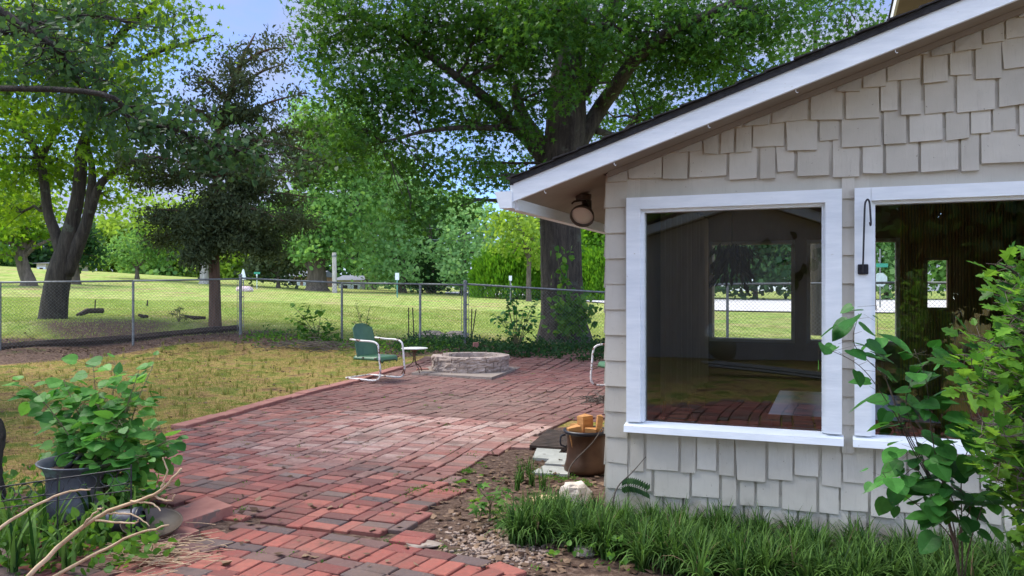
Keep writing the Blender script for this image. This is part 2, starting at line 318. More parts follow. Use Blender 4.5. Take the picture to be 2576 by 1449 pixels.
        for j in range(m_): F.append((b0+j, b0+(j+1) % m_, e))
        s.add(V, F)
    def build(s, name, mat, parent=None, smooth=False, loc=None, attrname=None):
        return mk(name, s.v, s.f, mat, parent, smooth, loc, {attrname: s.c} if attrname else None)
def curve(pts, n=8):
    """Catmull-Rom through points"""
    pts = [Vector(p) for p in pts]; q = [pts[0]*2-pts[1]]+pts+[pts[-1]*2-pts[-2]]; o = []
    for i in range(1, len(q)-2):
        for k in range(n):
            t = k/n; a, b, c, d = q[i-1], q[i], q[i+1], q[i+2]
            o.append(.5*((2*b)+(c-a)*t+(2*a-5*b+4*c-d)*t*t+(3*b-a-3*c+d)*t**3))
    o.append(pts[-1]); return o
def lerpr(r, n): # resample list r to n
    return list(np.interp(np.linspace(0, 1, n), np.linspace(0, 1, len(r)), r))

# ------------------------------------------------------------------ leaves (vectorised)
def T_star():
    V = [(0, 0, 0)]; r = [.18, .42, .2, .62, .24, .72, .24, .62, .2, .42]; A = [-90, -35, 0, 22, 52, 90, 128, 158, 180, 215]
    V[0] = (0, .12, 0)
    for rr, a in zip(r, A): V.append((rr*math.cos(R(a)), .12+rr*math.sin(R(a)), -.10*abs(math.cos(R(a)))*rr/.6))
    return np.array(V), [(0, i, i % 10+1) for i in range(1, 11)]
def T_rhomb(w=.32):
    return np.array([(0, -.5, 0), (w, .02, -.07), (0, .5, 0), (-w, .02, -.07)]), [(0, 1, 2), (0, 2, 3)]
def T_card():
    return np.array([(0, -.5, 0), (.45, -.12, -.06), (.30, .38, 0), (-.12, .5, -.05), (-.46, .1, 0)]), [(0, 1, 2, 3, 4)]
def T_heart(wid=.44, serr=.02):
    ys = [-.5, -.52, -.42, -.22, 0, .2, .36, .5]; xs = [0, .20*wid/.44, .37*wid/.44, wid, wid*.93, wid*.66, wid*.34, 0]
    V = []; 
    for y in [-.46, -.3, -.1, .1, .3, .5]: V.append((0, y, 0))
    for sgn in (1, -1):
        for x, y in zip(xs[1:7], ys[1:7]): V.append((sgn*x, y, .16*x-.10*y*y))
    F = []
    for k, b in ((0, 6), (1, 12)):
        q = [(0, b, b+1, 1), (1, b+1, b+2), (1, b+2, b+3, 2), (2, b+3, b+4, 3), (3, b+4, b+5, 4), (4, b+5, 5)]
        F += [t if k == 0 else tuple(reversed(t)) for t in q]
    return np.array(V), F
def T_lobed():
    pts = [(0, -.5), (.16, -.36), (.36, -.22), (.24, -.08), (.46, .10), (.20, .12), (.22, .30), (0, .5)]
    V = [(0, y, 0) for y in (-.5, -.2, .05, .25, .5)]; F = []
    for sgn in (1, -1):
        b = len(V)
        for x, y in pts[1:7]: V.append((sgn*x, y, .22*abs(x)))
        q = [(0, b, b+1, 1), (1, b+1, b+2), (1, b+2, b+3, 2), (2, b+3, b+4, 3), (3, b+4, b+5), (3, b+5, 4)]
        F += [t if sgn > 0 else tuple(reversed(t)) for t in q]
    return np.array(V), F
def frames(D, N):
    """rotation matrices with local y along D and z near N"""
    D = D/np.maximum(np.linalg.norm(D, axis=1, keepdims=True), 1e-9)
    X = np.cross(D, N); X /= np.maximum(np.linalg.norm(X, axis=1, keepdims=True), 1e-9); Z = np.cross(X, D)
    return np.stack([X, D, Z], axis=2)
def leaves(name, C, D, N, size, tmpl, mat, parent=None, v=None, loc=None, smooth=False):
    C = np.asarray(C, float); n_ = len(C); T, F = tmpl; Rm = frames(np.asarray(D, float), np.asarray(N, float))
    size = np.broadcast_to(np.asarray(size, float), (n_,))
    V = C[:, None, :]+np.einsum('nij,kj->nki', Rm, T)*size[:, None, None]
    K = len(T); off = (np.arange(n_)*K)[:, None]; fl = np.concatenate([np.array(f) for f in F]); sz = [len(f) for f in F]
    if v is None: v = rng.random(n_)
    return mk(name, V.reshape(-1, 3), (off+fl[None, :]).ravel(), mat, parent, smooth, loc, {'v': np.repeat(v, len(F))}, sizes=np.tile(sz, n_))
def rdir(n_, up=0.0):
    d = rng.normal(size=(n_, 3)); d /= np.linalg.norm(d, axis=1, keepdims=True); d[:, 2] += up; return d
def clump_leaves(cent, per, spread, size, flat=.75, up=.7, droop=.35):
    cent = np.asarray(cent, float); n_ = len(cent); idx = np.repeat(np.arange(n_), per); q = rng.normal(size=(len(idx), 3))
    q *= (np.asarray(spread, float) if np.ndim(spread) == 0 else np.asarray(spread)[idx, None]); q[:, 2] *= flat
    C = cent[idx]+q; N = rdir(len(idx), up); D = rdir(len(idx), -droop); sz = size*rng.uniform(.65, 1.25, len(idx))
    tone = rng.random(n_)*.55; v = np.clip(tone[idx]+rng.random(len(idx))*.45, 0, 1); return C, D, N, sz, v
def ell(c, r, n_, shell=.45):
    """random points in an ellipsoid, biased outward"""
    d = rng.normal(size=(n_, 3)); d /= np.linalg.norm(d, axis=1, keepdims=True); k = (shell+(1-shell)*rng.random(n_)**.7)[:, None]
    return np.asarray(c)[None, :]+d*k*np.asarray(r)[None, :]
def wiggle(p, q, n_=5, amp=.06, sag=0.0):
    p, q = Vector(p), Vector(q); L = (q-p).length; o = []
    for i in range(n_+1):
        t = i/n_; w_ = math.sin(math.pi*t)*L*amp
        o.append(p.lerp(q, t)+Vector((rnd.uniform(-w_, w_), rnd.uniform(-w_, w_), rnd.uniform(-w_, w_)+sag*L*math.sin(math.pi*t))))
    return o
def tree(name, label, base, limbs, blobs, tmpl, leafm, barkm, size, per, spread, group=None, cat='tree', twigs=.5, n_trunk=12, furrow=0.0, extra=None, up=.7, shell=.45, twigr=.012, droop=.35):
    """limbs: [(points, radii)]; blobs: [(centre, radii, clusters)]"""
    t = thing(name, label, cat, base, group); mb = MB(); lp = []
    for i, (pts, rad) in enumerate(limbs):
        pc = curve(pts, 6) if len(pts) > 2 else [Vector(p) for p in pts]; rr = lerpr(rad, len(pc)); big_ = i == 0
        fn = None
        if furrow and rad[0] > .09:
            ph = [rnd.uniform(0, 6) for _ in range(4)]
            if furrow and big_:
                pc = curve(pts, 22); rr = lerpr(rad, len(pc))
            fn = lambda k, an, ph=ph: 1+furrow*(.5*math.sin(9*an+ph[0]+.25*math.sin(k*.25))+.35*math.sin(17*an+ph[1]+.5*math.sin(k*.17+ph[3]))+.5*math.sin(3*an+ph[2]+k*.03)+rnd.uniform(-.35, .35))
        mb.tube(pc, rr, (40 if big_ else 18) if furrow and rad[0] > .09 else n_trunk if big_ else 7, fn=fn)
        lp += [(p, r) for p, r in zip(pc, rr)]
    LP = np.array([tuple(p) for p, _ in lp]); CC = []
    for c, r, k in blobs:
        c = np.array(c); pts = ell(c, r, k, shell); CC.append(pts)
        d = np.linalg.norm(LP-c, axis=1)+np.maximum(0, LP[:, 2]-c[2])*1.5; j = int(np.argmin(d)); r0 = min(lp[j][1]*.6, .012*np.linalg.norm(LP[j]-c)+.02)
        br = wiggle(LP[j], c, 5, .07, .05); mb.tube(br, lerpr([r0, r0*.45], len(br)), 6, cap=False)
        for p in pts[:int(len(pts)*twigs)]:
            s0 = br[rnd.randint(2, 5)]; tw = wiggle(s0, p, 3, .08, .04); mb.tube(tw, lerpr([max(r0*.35, twigr), twigr*.4], len(tw)), 4, cap=False)
    mb.build('trunk', barkm, t, smooth=True)
    CC = np.concatenate(CC); C, D, N, sz, v = clump_leaves(CC, per, spread, size, up=up, droop=droop)
    leaves('crown', C, D, N, sz, tmpl, leafm, t, v)
    if extra: extra(t)
    return t
# ------------------------------------------------------------------ terrain
FP = [(-16, 13.6), (-10.4, 16.4), (-8.24, 17.5), (-6.24, 18.5), (-3.76, 17.8), (-1.93, 16.9), (-.97, 16.7), (1.87, 16.0), (6, 14.6), (12, 12.6), (20, 10)]
fx = [p[0] for p in FP]; fy = [p[1] for p in FP]
def Yf(X): return np.interp(X, fx, fy)
def hgt(X, Y):
    X = np.asarray(X, float); Y = np.asarray(Y, float); d = Y-Yf(X)
    zf = np.interp(X, [-16, -10.4, -8.24, -6.24, -3.76, -1.93, -.97, 1.9, 8], [.05, .10, .13, .36, .20, .20, .22, .20, .05])
    z2 = np.interp(X, [-16, -10, -6, -4, 0, 4, 12], [.62, .64, .52, .36, .22, .12, .0])
    zr = np.interp(X, [-90, -60, -44, -30, -15, 2, 20, 60], [5.5, 4.2, 3.3, 2.45, 1.52, .93, .72, .6])
    s1 = np.clip((d+3)/3, 0, 1); s1 = s1*s1*(3-2*s1); s2 = np.clip(d/2.4, 0, 1); s2 = s2*s2*(3-2*s2); s3 = np.clip((d-2.4)/50, 0, 1)
    z = zf*s1; z = z*(1-s2)+z2*s2; z = z*(1-s3)+zr*s3
    near = np.clip((1-np.abs(d+.0)/3.5), 0, 1)*np.clip((Y-5)/5, 0, 1)
    z = z+near*(.035*np.sin(X*2.1+Y)+.03*np.sin(X*4.7-Y*3.1))+np.where((d < -3) & (X < -3), .012*np.sin(X*3+1)*np.sin(Y*2.3), 0)
    left = np.clip((-X-Y*.5-1.2)/2, 0, 1)*np.clip((5.2-Y)/1.5, 0, 1)
    return z+left*.05
def hz(x, y): return float(hgt(x, y))
def ray(x, y):
    """where the photo direction (x, y) meets the ground"""
    lo = 2.0
    for k in range(1400):
        Y = lo*1.004**k; p = P(x, y, Y)
        if p.z < hz(p.x, p.y): return p
    return P(x, y, 80)
def inpoly(X, Y, poly):
    X = np.asarray(X, float); Y = np.asarray(Y, float); r = np.zeros(X.shape, bool); j = len(poly)-1
    for i in range(len(poly)):
        xi, yi = poly[i][:2]; xj, yj = poly[j][:2]
        c = ((yi > Y) != (yj > Y)) & (X < (xj-xi)*(Y-yi)/((yj-yi) if abs(yj-yi) > 1e-9 else 1e-9)+xi); r ^= c; j = i
    return r
pt = [(300, 1600), (395, 1449), (415, 1330), (450, 1372), (585, 1318), (500, 1290), (380, 1270), (372, 1130), (455, 1078), (640, 1028), (890, 962), (1003, 926), (1055, 905), (1130, 889), (1290, 884), (1525, 888), (1900, 890),
      (2100, 1000), (1560, 1060), (1442, 1060), (1376, 1096), (1326, 1128), (1202, 1153), (1172, 1172), (1159, 1233), (1100, 1276), (1050, 1360), (1110, 1392), (1262, 1420), (1335, 1452), (1420, 1600)]
PATIO = [tuple(ray(x, y) if y < 960 and x < 1700 else G(x, y))[:2] for x, y in pt]
def axis(parts):
    o = [];
    for a, b, s in parts: o += list(np.arange(a, b, s))
    return np.array(o+[parts[-1][1]])
ax = axis([(-420, -90, 30), (-90, -15, 1.5), (-15, 8, .11), (8, 60, 1.5), (60, 420, 30)])
ay = axis([(-90, -4, 4), (-4, 2, .5), (2, 23, .11), (23, 90, 1.0), (90, 620, 30)])
XX, YY = np.meshgrid(ax, ay); ZZ = hgt(XX, YY)-.006*inpoly(XX, YY, PATIO)
nx, ny = len(ax), len(ay)
V = np.c_[XX.ravel(), YY.ravel(), ZZ.ravel()]
ii, jj = np.meshgrid(np.arange(nx-1), np.arange(ny-1)); k = (jj*nx+ii).ravel()
F = np.stack([k, k+1, k+1+nx, k+nx], 1)
ground = mk('ground', V, F.ravel(), M['ground'], smooth=True, sizes=np.full(len(F), 4)); tag(ground, 'lawn, soil and rising field around the patio', kind='structure')
d = (YY-Yf(XX)).ravel(); Xr, Yr = XX.ravel(), YY.ravel()
def sstep(x, a, b): t = np.clip((x-a)/(b-a), 0, 1); return t*t*(3-2*t)
wf = sstep(d, .3, 1.8)
soil_ = np.exp(-((d+.15)/.75)**2)*.95
soil_ = np.maximum(soil_, np.where(Xr < -6, sstep(d, -.9-np.clip(-6.4-Xr, 0, 3)*.65, -.5-np.clip(-6.4-Xr, 0, 3)*.45)*(1-sstep(d, .7, 1.4))*.95, np.exp(-((d+.1)/1.0)**4)*np.clip(-5-Xr+1,0,1)))
soil_ = np.maximum(soil_, np.where(Xr < -5.5, np.exp(-((d-1.2)/1.6)**2)*.36, 0))
soil_ = np.maximum(soil_, np.where((Xr > -2.6), sstep(d, -1.9, -.7)*(1-sstep(d, 1.2, 1.8)), 0))
soil_ = np.maximum(soil_, np.exp(-(((Xr+9.6)/1.8)**2+((Yr-19)/1.6)**2))*.9)
soil_ = np.maximum(soil_, np.exp(-(((Xr+7.2)/1.2)**2+((Yr-19.6)/.9)**2))*.5)
soil_ = np.maximum(soil_, (1-sstep(Yr, 5.0, 6.0))*.95*sstep(Yr, 1.2, 2.4))
ha, hb = toH(Xr, Yr)
soil_ = np.maximum(soil_, ((ha > -2.3) & (hb < 3.2) & (hb > -1.5)).astype(float)*.95)
soil_ = np.maximum(soil_, np.exp(-((Xr+4.1)/.9)**2-((Yr-11.2)/.7)**2)*.4)
at = ground.data.attributes.new('zone', 'FLOAT_COLOR', 'POINT')
at.data.foreach_set('color', np.c_[soil_, 1-wf, wf, np.ones(len(wf))].astype(np.float32).ravel())

# ------------------------------------------------------------------ brick patio
def brick(mb, cx, cy, L, W, yaw, z, col, th=.05):
    q = Matrix.Rotation(yaw+rnd.gauss(0, .018), 3, 'Z') @ Matrix.Rotation(rnd.gauss(0, .010), 3, 'X') @ Matrix.Rotation(rnd.gauss(0, .008), 3, 'Y')
    x, y, t = L/2, W/2, th; h = .005; V_ = []
    for (ins, zz) in ((0, -t), (0, -h), (h, 0)):
        for sx, sy in ((-1, -1), (1, -1), (1, 1), (-1, 1)):
            V_.append(Vector((cx, cy, z))+q @ Vector((sx*(x-ins)+rnd.uniform(-.0015, .0015), sy*(y-ins)+rnd.uniform(-.0015, .0015), zz)))
    F_ = [(8, 9, 10, 11)]
    for r_ in (0, 1):
        for k_ in range(4): F_.append((r_*4+k_, r_*4+(k_+1) % 4, r_*4+4+(k_+1) % 4, r_*4+4+k_))
    mb.add(V_, F_, col)
def mixt(a, b, t): return tuple(a[i]*(1-t)+b[i]*t for i in range(3))
REDS = [(.22, .055, .047), (.28, .078, .062), (.165, .045, .040), (.32, .105, .08), (.12, .042, .040)]
DARK = [(.075, .062, .066), (.10, .08, .08), (.13, .075, .072)]
PALE = [(.46, .29, .25), (.55, .40, .35), (.38, .20, .17), (.62, .50, .44)]
FAR = [(.15, .050, .045), (.19, .066, .056), (.125, .052, .047), (.20, .09, .078)]
def brick_col(a, b):
    X, Y = H(a, b, 0)[:2]; r_ = rnd.random()
    wv = math.sin(a*1.9+1)*math.sin(b*1.3)+rnd.gauss(0, .45)
    if b > 3.18:
        c = rnd.choice(FAR); return mixt(c, (.27, .20, .165), max(0, min(.75, .25+.28*math.sin(a*1.3+2)*math.sin(b*.9+1)+rnd.gauss(0, .1))))
    t = 1/(1+math.exp(-(b-1.05+.35*wv)*2.6))                       # pale worn band away from the camera
    base = rnd.choice(REDS) if rnd.random() > .17 else rnd.choice(DARK)
    p = mixt(rnd.choice(PALE), (.30, .12, .09), rnd.random()*.35)
    if a < -3.0: t *= max(.25, 1+(a+3.0)*.7)
    return mixt(base, p, t*rnd.uniform(.75, 1))
mb = MB(); arcz = []
def arcb(a): return .155-.035*(a+1.6)**2*(1 if a > -1.6 else 1.4) if False else -.30+.035*math.sin(a*1.2)
def band_front(a):      # house-b of the upper edge of the edging rows
    return np.interp(a, [-4, -2.1, -1.35, -.75, -.4, .6], [b_ for b_ in BF])
BP = [toH(*tuple(G(x, y))[:2]) for x, y in ((440, 1368), (620, 1322), (859, 1352), (1102, 1394), (1262, 1422), (1345, 1455))]
BA = [p[0] for p in BP]; BB = [p[1] for p in BP]
def band(a): return float(np.interp(a, [BA[0]-2]+BA+[BA[-1]+1], [BB[0]]+BB+[BB[-1]-.25]))
PIT = G(1180, 938)
zoneA = []
a = -6.0; kind = 0
while a < 3.6:
    W = .207 if kind == 0 else .104
    cxa = a+W/2
    if kind == 0: step, L = .104, .2
    else: step, L = .207, .2
    b = -5.8+rnd.uniform(0, .2)
    while b < 14:
        bb = b+step/2
        wave = .05*math.sin(bb*1.55+.6)*min(1, max(0, bb+.3))+.02*math.sin(bb*3.1+a)
        aa = cxa+wave*(1 if aa_ok else 1) if (aa_ok := True) else 0
        p = H(aa, bb, 0)
        ok = inpoly(p.x, p.y, PATIO) and bb > band(aa)+step*.5
        ok = ok or (bb < -1.35 and -2.9 < aa < 3.5)
        if ok:
            zz = .014+.007*math.sin(aa*2.3)*math.sin(bb*1.9)+rnd.gauss(0, .0028)-(.006 if bb > 3.18 else 0)
            yaw = math.atan2(UY, UX) if kind == 0 else math.atan2(VY, VX)
            wslope = .05*1.55*math.cos(bb*1.55+.6)*min(1, max(0, bb+.3)); yaw -= wslope
            brick(mb, p.x, p.y, L-.009, .0935, yaw, zz+.004+(hz(p.x, p.y) if bb > 6 else 0), brick_col(aa, bb))
        b += step
    a += W; kind ^= 1
# edging rows that curve across the foreground
rows = [('s', 'dark', .104), ('c', 'red', .207), ('s', 'dark', .104), ('s', 'dark', .104), ('c', 'red', .207), ('s', 'dark', .104), ('s', 'mix', .104), ('c', 'red', .207), ('s', 'mix', .104), ('c', 'red', .207), ('s', 'dark', .104)]
off = 0
for knd, colr, wd in rows:
    a = -3.3; st = .207 if knd == 's' else .104; a += rnd.uniform(0, .1)
    while a < 1.3:
        aa = a+st/2; b0 = band(aa)-off-wd/2; p = H(aa, b0, 0); sl = (band(aa+.05)-band(aa-.05))/.1
        if inpoly(p.x, p.y, PATIO) and not (off > .45 and -2.2 < aa < -1.0 and rnd.random() < .0):
            yaw = math.atan2(UY, UX)+math.atan(sl)+(0 if knd == 's' else math.pi/2)
            c = rnd.choice(DARK) if colr == 'dark' and rnd.random() < .8 else rnd.choice(REDS) if colr != 'mix' or rnd.random() < .5 else rnd.choice(DARK)
            if colr == 'dark' and aa > -.35: c = rnd.choice(REDS[2:]+DARK[2:])
            if colr == 'red': c = mixt(c, (.36, .11, .08), .5)
            brick(mb, p.x, p.y, .2-.004, .097, yaw, .016+rnd.gauss(0, .002), c)
        a += st
    off += wd
patio = mb.build('patio', M['brick'], attrname='col'); tag(patio, 'red brick patio laid in stripes, paler in the middle', kind='structure')
# raised red slab edging along the lawn side
def along(poly, step):
    o = []; poly = [Vector(p) for p in poly]
    for p, q in zip(poly, poly[1:]):
        n_ = max(1, round((q-p).length/step))
        for k_ in range(n_): o.append((p.lerp(q, k_/n_), p.lerp(q, (k_+1)/n_)))
    return o
EL = [G(x, y) for x, y in ((462, 1083), (560, 1056), (690, 1019), (800, 990), (890, 967), (950, 948), (1010, 930))]
mb = MB()
for p, q in along(EL, .40):
    c = (p+q)/2; yaw = math.atan2(q.y-p.y, q.x-p.x)
    mb.box((c.x-.05, c.y, .012+rnd.uniform(0, .01)), ((q-p).length-.006, .17, .06), Matrix.Rotation(yaw+rnd.gauss(0, .02), 3, 'Z'), ch=.006)
tag(mb.build('patio_edging', M['red_slab']), 'row of flat red slabs edging the patio beside the lawn', kind='structure')
# sand swept in the joints of the edging rows
# ------------------------------------------------------------------ road, far side
near = [(1120, 741), (1200, 742), (1355, 750), (1525, 766), (1800, 785), (1990, 788), (2400, 792), (2900, 798)]
far = [(1120, 737.5), (1200, 738), (1355, 743), (1525, 748), (1800, 756), (1990, 757), (2400, 758), (2900, 760)]
V = []; F = []
for k_, (n_, f_) in enumerate(zip(near, far)):
    for p in (ray(*n_), ray(*f_)):
        V.append((p.x, p.y, hz(p.x, p.y)+.05))
for k_ in range(len(near)-1): F.append((2*k_, 2*k_+2, 2*k_+3, 2*k_+1))
# subdivide so that it follows the ground
VV = []; FF = []
for k_ in range(len(near)-1):
    A = [Vector(V[i]) for i in (2*k_, 2*k_+2, 2*k_+3, 2*k_+1)]; n1 = 10; n2 = 6; s0 = len(VV)
    for i in range(n1+1):
        for j in range(n2+1):
            p = A[0].lerp(A[1], i/n1).lerp(A[3].lerp(A[2], i/n1), j/n2); VV.append((p.x, p.y, hz(p.x, p.y)+.06))
    for i in range(n1):
        for j in range(n2): FF.append((s0+i*(n2+1)+j, s0+(i+1)*(n2+1)+j, s0+(i+1)*(n2+1)+j+1, s0+i*(n2+1)+j+1))
tag(mk('road', VV, FF, M['road']), 'pale concrete road beyond the field', kind='structure')

# ------------------------------------------------------------------ the sunroom (house) in its own axes
W1 = (.1295, 1.266); W2 = (1.3265, 2.463); WZ = (.577, 1.905)      # outer edges of the two window frames
ZR = lambda a: 2.051+.3333*a if a < 4 else 2.051+.3333*(8-a)
house = thing('house', 'tan shingled sunroom with white trimmed windows and low gable roof', 'house', tuple(H(0, 0, 0)))
mb = MB(); T = .13
def col_(a0, a1, z0=None, z1=None, b0=0.0, b1=T):
    zz0 = 0 if z0 is None else z0
    mb.hslope(a0, a1, b0, b1, zz0, zz0, ZR(a0) if z1 is None else z1, ZR(a1) if z1 is None else z1)
col_(0, W1[0]+.07); col_(W1[1]-.07, W2[0]+.07); col_(W2[1]-.07, 4); mb.hslope(4, 8, 0, T, 0, 0, ZR(4), ZR(8))
for w_ in (W1, W2): col_(w_[0]+.07, w_[1]-.07, 0, WZ[0]+.05); col_(w_[0]+.07, w_[1]-.07, WZ[1]-.06)
# side walls
mb.hbox(0, T, T, 3.1, 0, 2.05); mb.hbox(8-T, 8, T, 3.1, 0, 2.05)
rr = random.Random(5)
def shingle(a0, a1, z0, z1, t0=.017, t1=.004, skew=0.0, sk2=0.0):
    zt0, zt1 = min(z1, ZR(a0)-.004), min(z1, ZR(a1)-.004)
    if zt0 <= z0+.01 and zt1 <= z0+.01: return
    zt0 = max(zt0, z0+.002); zt1 = max(zt1, z0+.002)
    mb.hexa([H(a0, -t0, z0+skew), H(a1, -t0, z0-skew), H(a1, 0, z0-skew), H(a0, 0, z0+skew), H(a0+sk2, -t1, zt0), H(a1, -t1, zt1), H(a1, 0, zt1), H(a0+sk2, 0, zt0)])
def spans(z0, z1):        # wall runs in a that are free of window frames for a course between z0 and z1
    if z1 > WZ[0]+.002 and z0 < WZ[1]: return [(0.0, W1[0]), (W1[1], W2[0]), (W2[1], 4.2)]
    return [(0.0, 4.2)]
EXP = .147; zk = CAMH+.329-EXP*13
while zk < 3.4:
    for (s0, s1) in spans(zk, zk+EXP):
        narrow = s1-s0 < .3; a = s0
        while a < s1-.01:
            if narrow: w_ = s1-s0
            else: w_ = rr.choice([.09, .11, .13, .15, .17, .20])*rr.uniform(.93, 1.07)
            if s1-(a+w_) < .06: w_ = s1-a
            first = s0 == 0 and a == s0
            if first and not narrow: w_ = .13
            dz = 0 if (narrow or first) else rr.choice([0, .012, -.022, -.034, -.028])+rr.uniform(-.004, .004)
            g_ = 0 if narrow else rr.uniform(.007, .013)
            if dz < -.015: g_ += .006
            z0 = zk+dz; top = zk+EXP+.04
            # clip around the windows
            lo, hi = z0, top
            for w in (W1, W2):
                if a < w[1]-.002 and a+w_ > w[0]+.002:
                    if lo < WZ[1] and hi > WZ[1] and zk+EXP > WZ[1]: lo = max(lo, WZ[1]+.002)
                    elif hi > WZ[0] and lo < WZ[0]: hi = WZ[0]-.003
            if hi-lo > .012:
                trap = rr.random() < .12 and not narrow
                shingle(a+g_, a+w_-(.0 if narrow else .001), lo, hi, t0=.017+rr.uniform(-.003, .004)+(0.004 if dz < -.015 else 0), skew=0 if (narrow or hi < top) else rr.gauss(0, .0022), sk2=-.012 if trap else 0)
            a += w_
    zk += EXP
# shingles of the side wall facing the patio
zk = CAMH+.329-EXP*13
while zk < 2.0:
    b = .002
    while b < 3.08:
        w_ = rr.choice([.09, .11, .13, .15, .17, .20]); w_ = min(w_, 3.1-b); z0, z1 = max(.004, zk+rr.choice([0, .01, -.02])), min(zk+EXP+.04, 2.03)
        if z1 > z0+.02: mb.hexa([H(-.017, b+.009, z0), H(0, b+.009, z0), H(0, b+w_, z0), H(-.017, b+w_, z0), H(-.004, b+.009, z1), H(0, b+.009, z1), H(0, b+w_, z1), H(-.004, b+w_, z1)])
        b += w_
    zk += EXP
mk('wall', mb.v, mb.f, M['siding'], house, False, None, {'v': np.repeat(np.random.default_rng(4).random(len(mb.f)//6), 6)})
# interior lining
mb = MB(); D = 3.0
def far_piece(a0, a1, z0, z1): mb.hbox(a0, a1, D, D+.1, z0, z1)
fw = [(.21, .89), (1.05, 1.73)]; fz = (CAMH-.438, CAMH+.413)
for a0, a1 in ((-.0+T, .21), (.89, 1.05), (1.73, 1.97), (2.12, 2.62)): far_piece(a0, a1, 0, 2.3)
for a0, a1 in fw: far_piece(a0, a1, 0, fz[0]); far_piece(a0, a1, fz[1], 2.3)
far_piece(1.97, 2.12, 0, CAMH-.146); far_piece(1.97, 2.12, CAMH+.25, 2.3)
mb.hslope(T, 2.62, D, D+.1, 2.3, 2.3, 2.301, ZR(2.62))
mb.hbox(2.62, 2.72, T, D, 0, 2.9)
mb.hbox(T+.002, T+.012, T, D, .1, 2.04)
mb.build('interior_wall', M['interior'], house)
mb = MB()
for k_ in range(36):
    a0 = 1.76+k_*.023
    if 1.95 < a0+.012 < 2.13:
        mb.hbox(a0, a0+.015, D-.025, D-.002, .05, CAMH-.17); mb.hbox(a0, a0+.015, D-.025, D-.002, CAMH+.27, 2.25)
    elif a0 < 2.6: mb.hbox(a0, a0+.015, D-.025, D-.002, .05, 2.25)
for k_ in range(60): mb.hbox(2.60, 2.618, .2+k_*.046, .2+k_*.046+.03, .05, 2.4)
mb.build('wood_panelling', M['rib_wood'], house, )
mb = MB(); mb.hbox(T, 2.62, T, D, .02, .06); mb.build('floor_boards', M['dark_int'], house)
mb = MB(); mb.hslope(T, 2.7, T, D, 2.0+.333*T, 2.0+.333*2.7, 2.02+.333*T, 2.02+.333*2.7); mb.build('ceiling', M['interior'], house)
# windows
def window(w_, nm=None):
    mb = MB(); a0, a1 = w_; z0, z1 = WZ; fw_ = .08; p = -.042
    mb.hbox(a0, a0+fw_, p, .02, z0+.055, z1); mb.hbox(a1-fw_, a1, p, .02, z0+.055, z1)
    mb.hbox(a0+fw_, a1-fw_, p-.003, .02, z1-.068, z1-.0005)
    # inner stop
    q = .018
    mb.hbox(a0+fw_, a0+fw_+q, -.02, .05, z0+.055, z1-.068); mb.hbox(a1-fw_-q, a1-fw_, -.02, .05, z0+.055, z1-.068)
    mb.hbox(a0+fw_+q, a1-fw_-q, -.022, .05, z1-.068-q, z1-.068)
    fr_ = mb.build('window', M['white'], house)
    mb = MB(); mb.hexa([H(a0-.008, -.075, z0), H(a1+.008, -.075, z0), H(a1+.008, .05, z0), H(a0-.008, .05, z0), H(a0-.008, -.068, z0+.036), H(a1+.008, -.068, z0+.036), H(a1+.008, .05, z0+.062), H(a0-.008, .05, z0+.062)])
    mb.build('sill', M['white'], fr_)
    mb = MB(); mb.add([H(a0+fw_+.01, .02, z0+.055), H(a1-fw_-.01, .02, z0+.055), H(a1-fw_-.01, .02, z1-.06), H(a0+fw_+.01, .02, z1-.06)], [(0, 1, 2, 3)])
    mb.build('pane', M['glass'], fr_)
window(W1); window(W2)
for a0, a1 in fw:
    mb = MB(); 
    mb.hbox(a0-.03, a0, D-.02, D+.12, fz[0]-.03, fz[1]+.03); mb.hbox(a1, a1+.03, D-.02, D+.12, fz[0]-.03, fz[1]+.03)
    mb.hbox(a0, a1, D-.018, D+.12, fz[1], fz[1]+.028); mb.hbox(a0, a1, D-.05, D+.12, fz[0]-.028, fz[0]); mb.build('window', M['white'], house)
# roof, rake board, soffit, gutter
OH, EV = .27, .45
mb = MB(); zs = lambda a: ZR(a)
mb.hslope(-EV, 4, -OH, .0-.018, zs(-EV), zs(4), zs(-EV)+.012, zs(4)+.012)
mb.hslope(4, 8+EV, -OH, -.018, zs(4), zs(8+EV), zs(4)+.012, zs(8+EV)+.012)
mb.hslope(-EV, -.018, -.018, 3.1, zs(-EV), zs(0), zs(-EV)+.012, zs(0)+.012)
# small moulding where soffit and shingles meet
mb.hslope(.02, 4, -.045, -.02, zs(.02)-.028, zs(4)-.028, zs(.02)-.001, zs(4)-.001)
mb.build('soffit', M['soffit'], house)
mb = MB()
mb.hslope(-EV-.012, 4, -OH-.025, -OH, zs(-EV)-.018, zs(4)-.018, zs(-EV)+.082, zs(4)+.082)
mb.hslope(4, 8+EV, -OH-.025, -OH, zs(4)-.018, zs(8+EV)-.018, zs(4)+.082, zs(8+EV)+.082)
mb.hbox(-EV-.032, -EV-.013, -OH-.022, -OH+.02, zs(-EV)-.022, zs(-EV)+.075)
mb.build('rake_board', M['white'], house)
mb = MB()
mb.hslope(-EV-.03, 4, -OH-.035, 3.15, zs(-EV-.03)+.086, zs(4)+.082, zs(-EV-.03)+.118, zs(4)+.118)
mb.hslope(4, 8+EV, -OH-.035, 3.15, zs(4)+.082, zs(8+EV)+.082, zs(4)+.118, zs(8+EV)+.118)
a = -EV-.05
while a < 4:                     # shingle butts along the rake
    z_ = zs(a)+.1185; mb.hslope(a, a+.15, -OH-.047-rr.uniform(0, .012), 3.16, z_+.006, z_+.05, z_+.015, z_+.0535); a += .14
mb.build('roof', M['roofing'], house)
mb = MB()
g0, g1, gz = -EV-.125, -EV-.02, zs(-EV)-.055
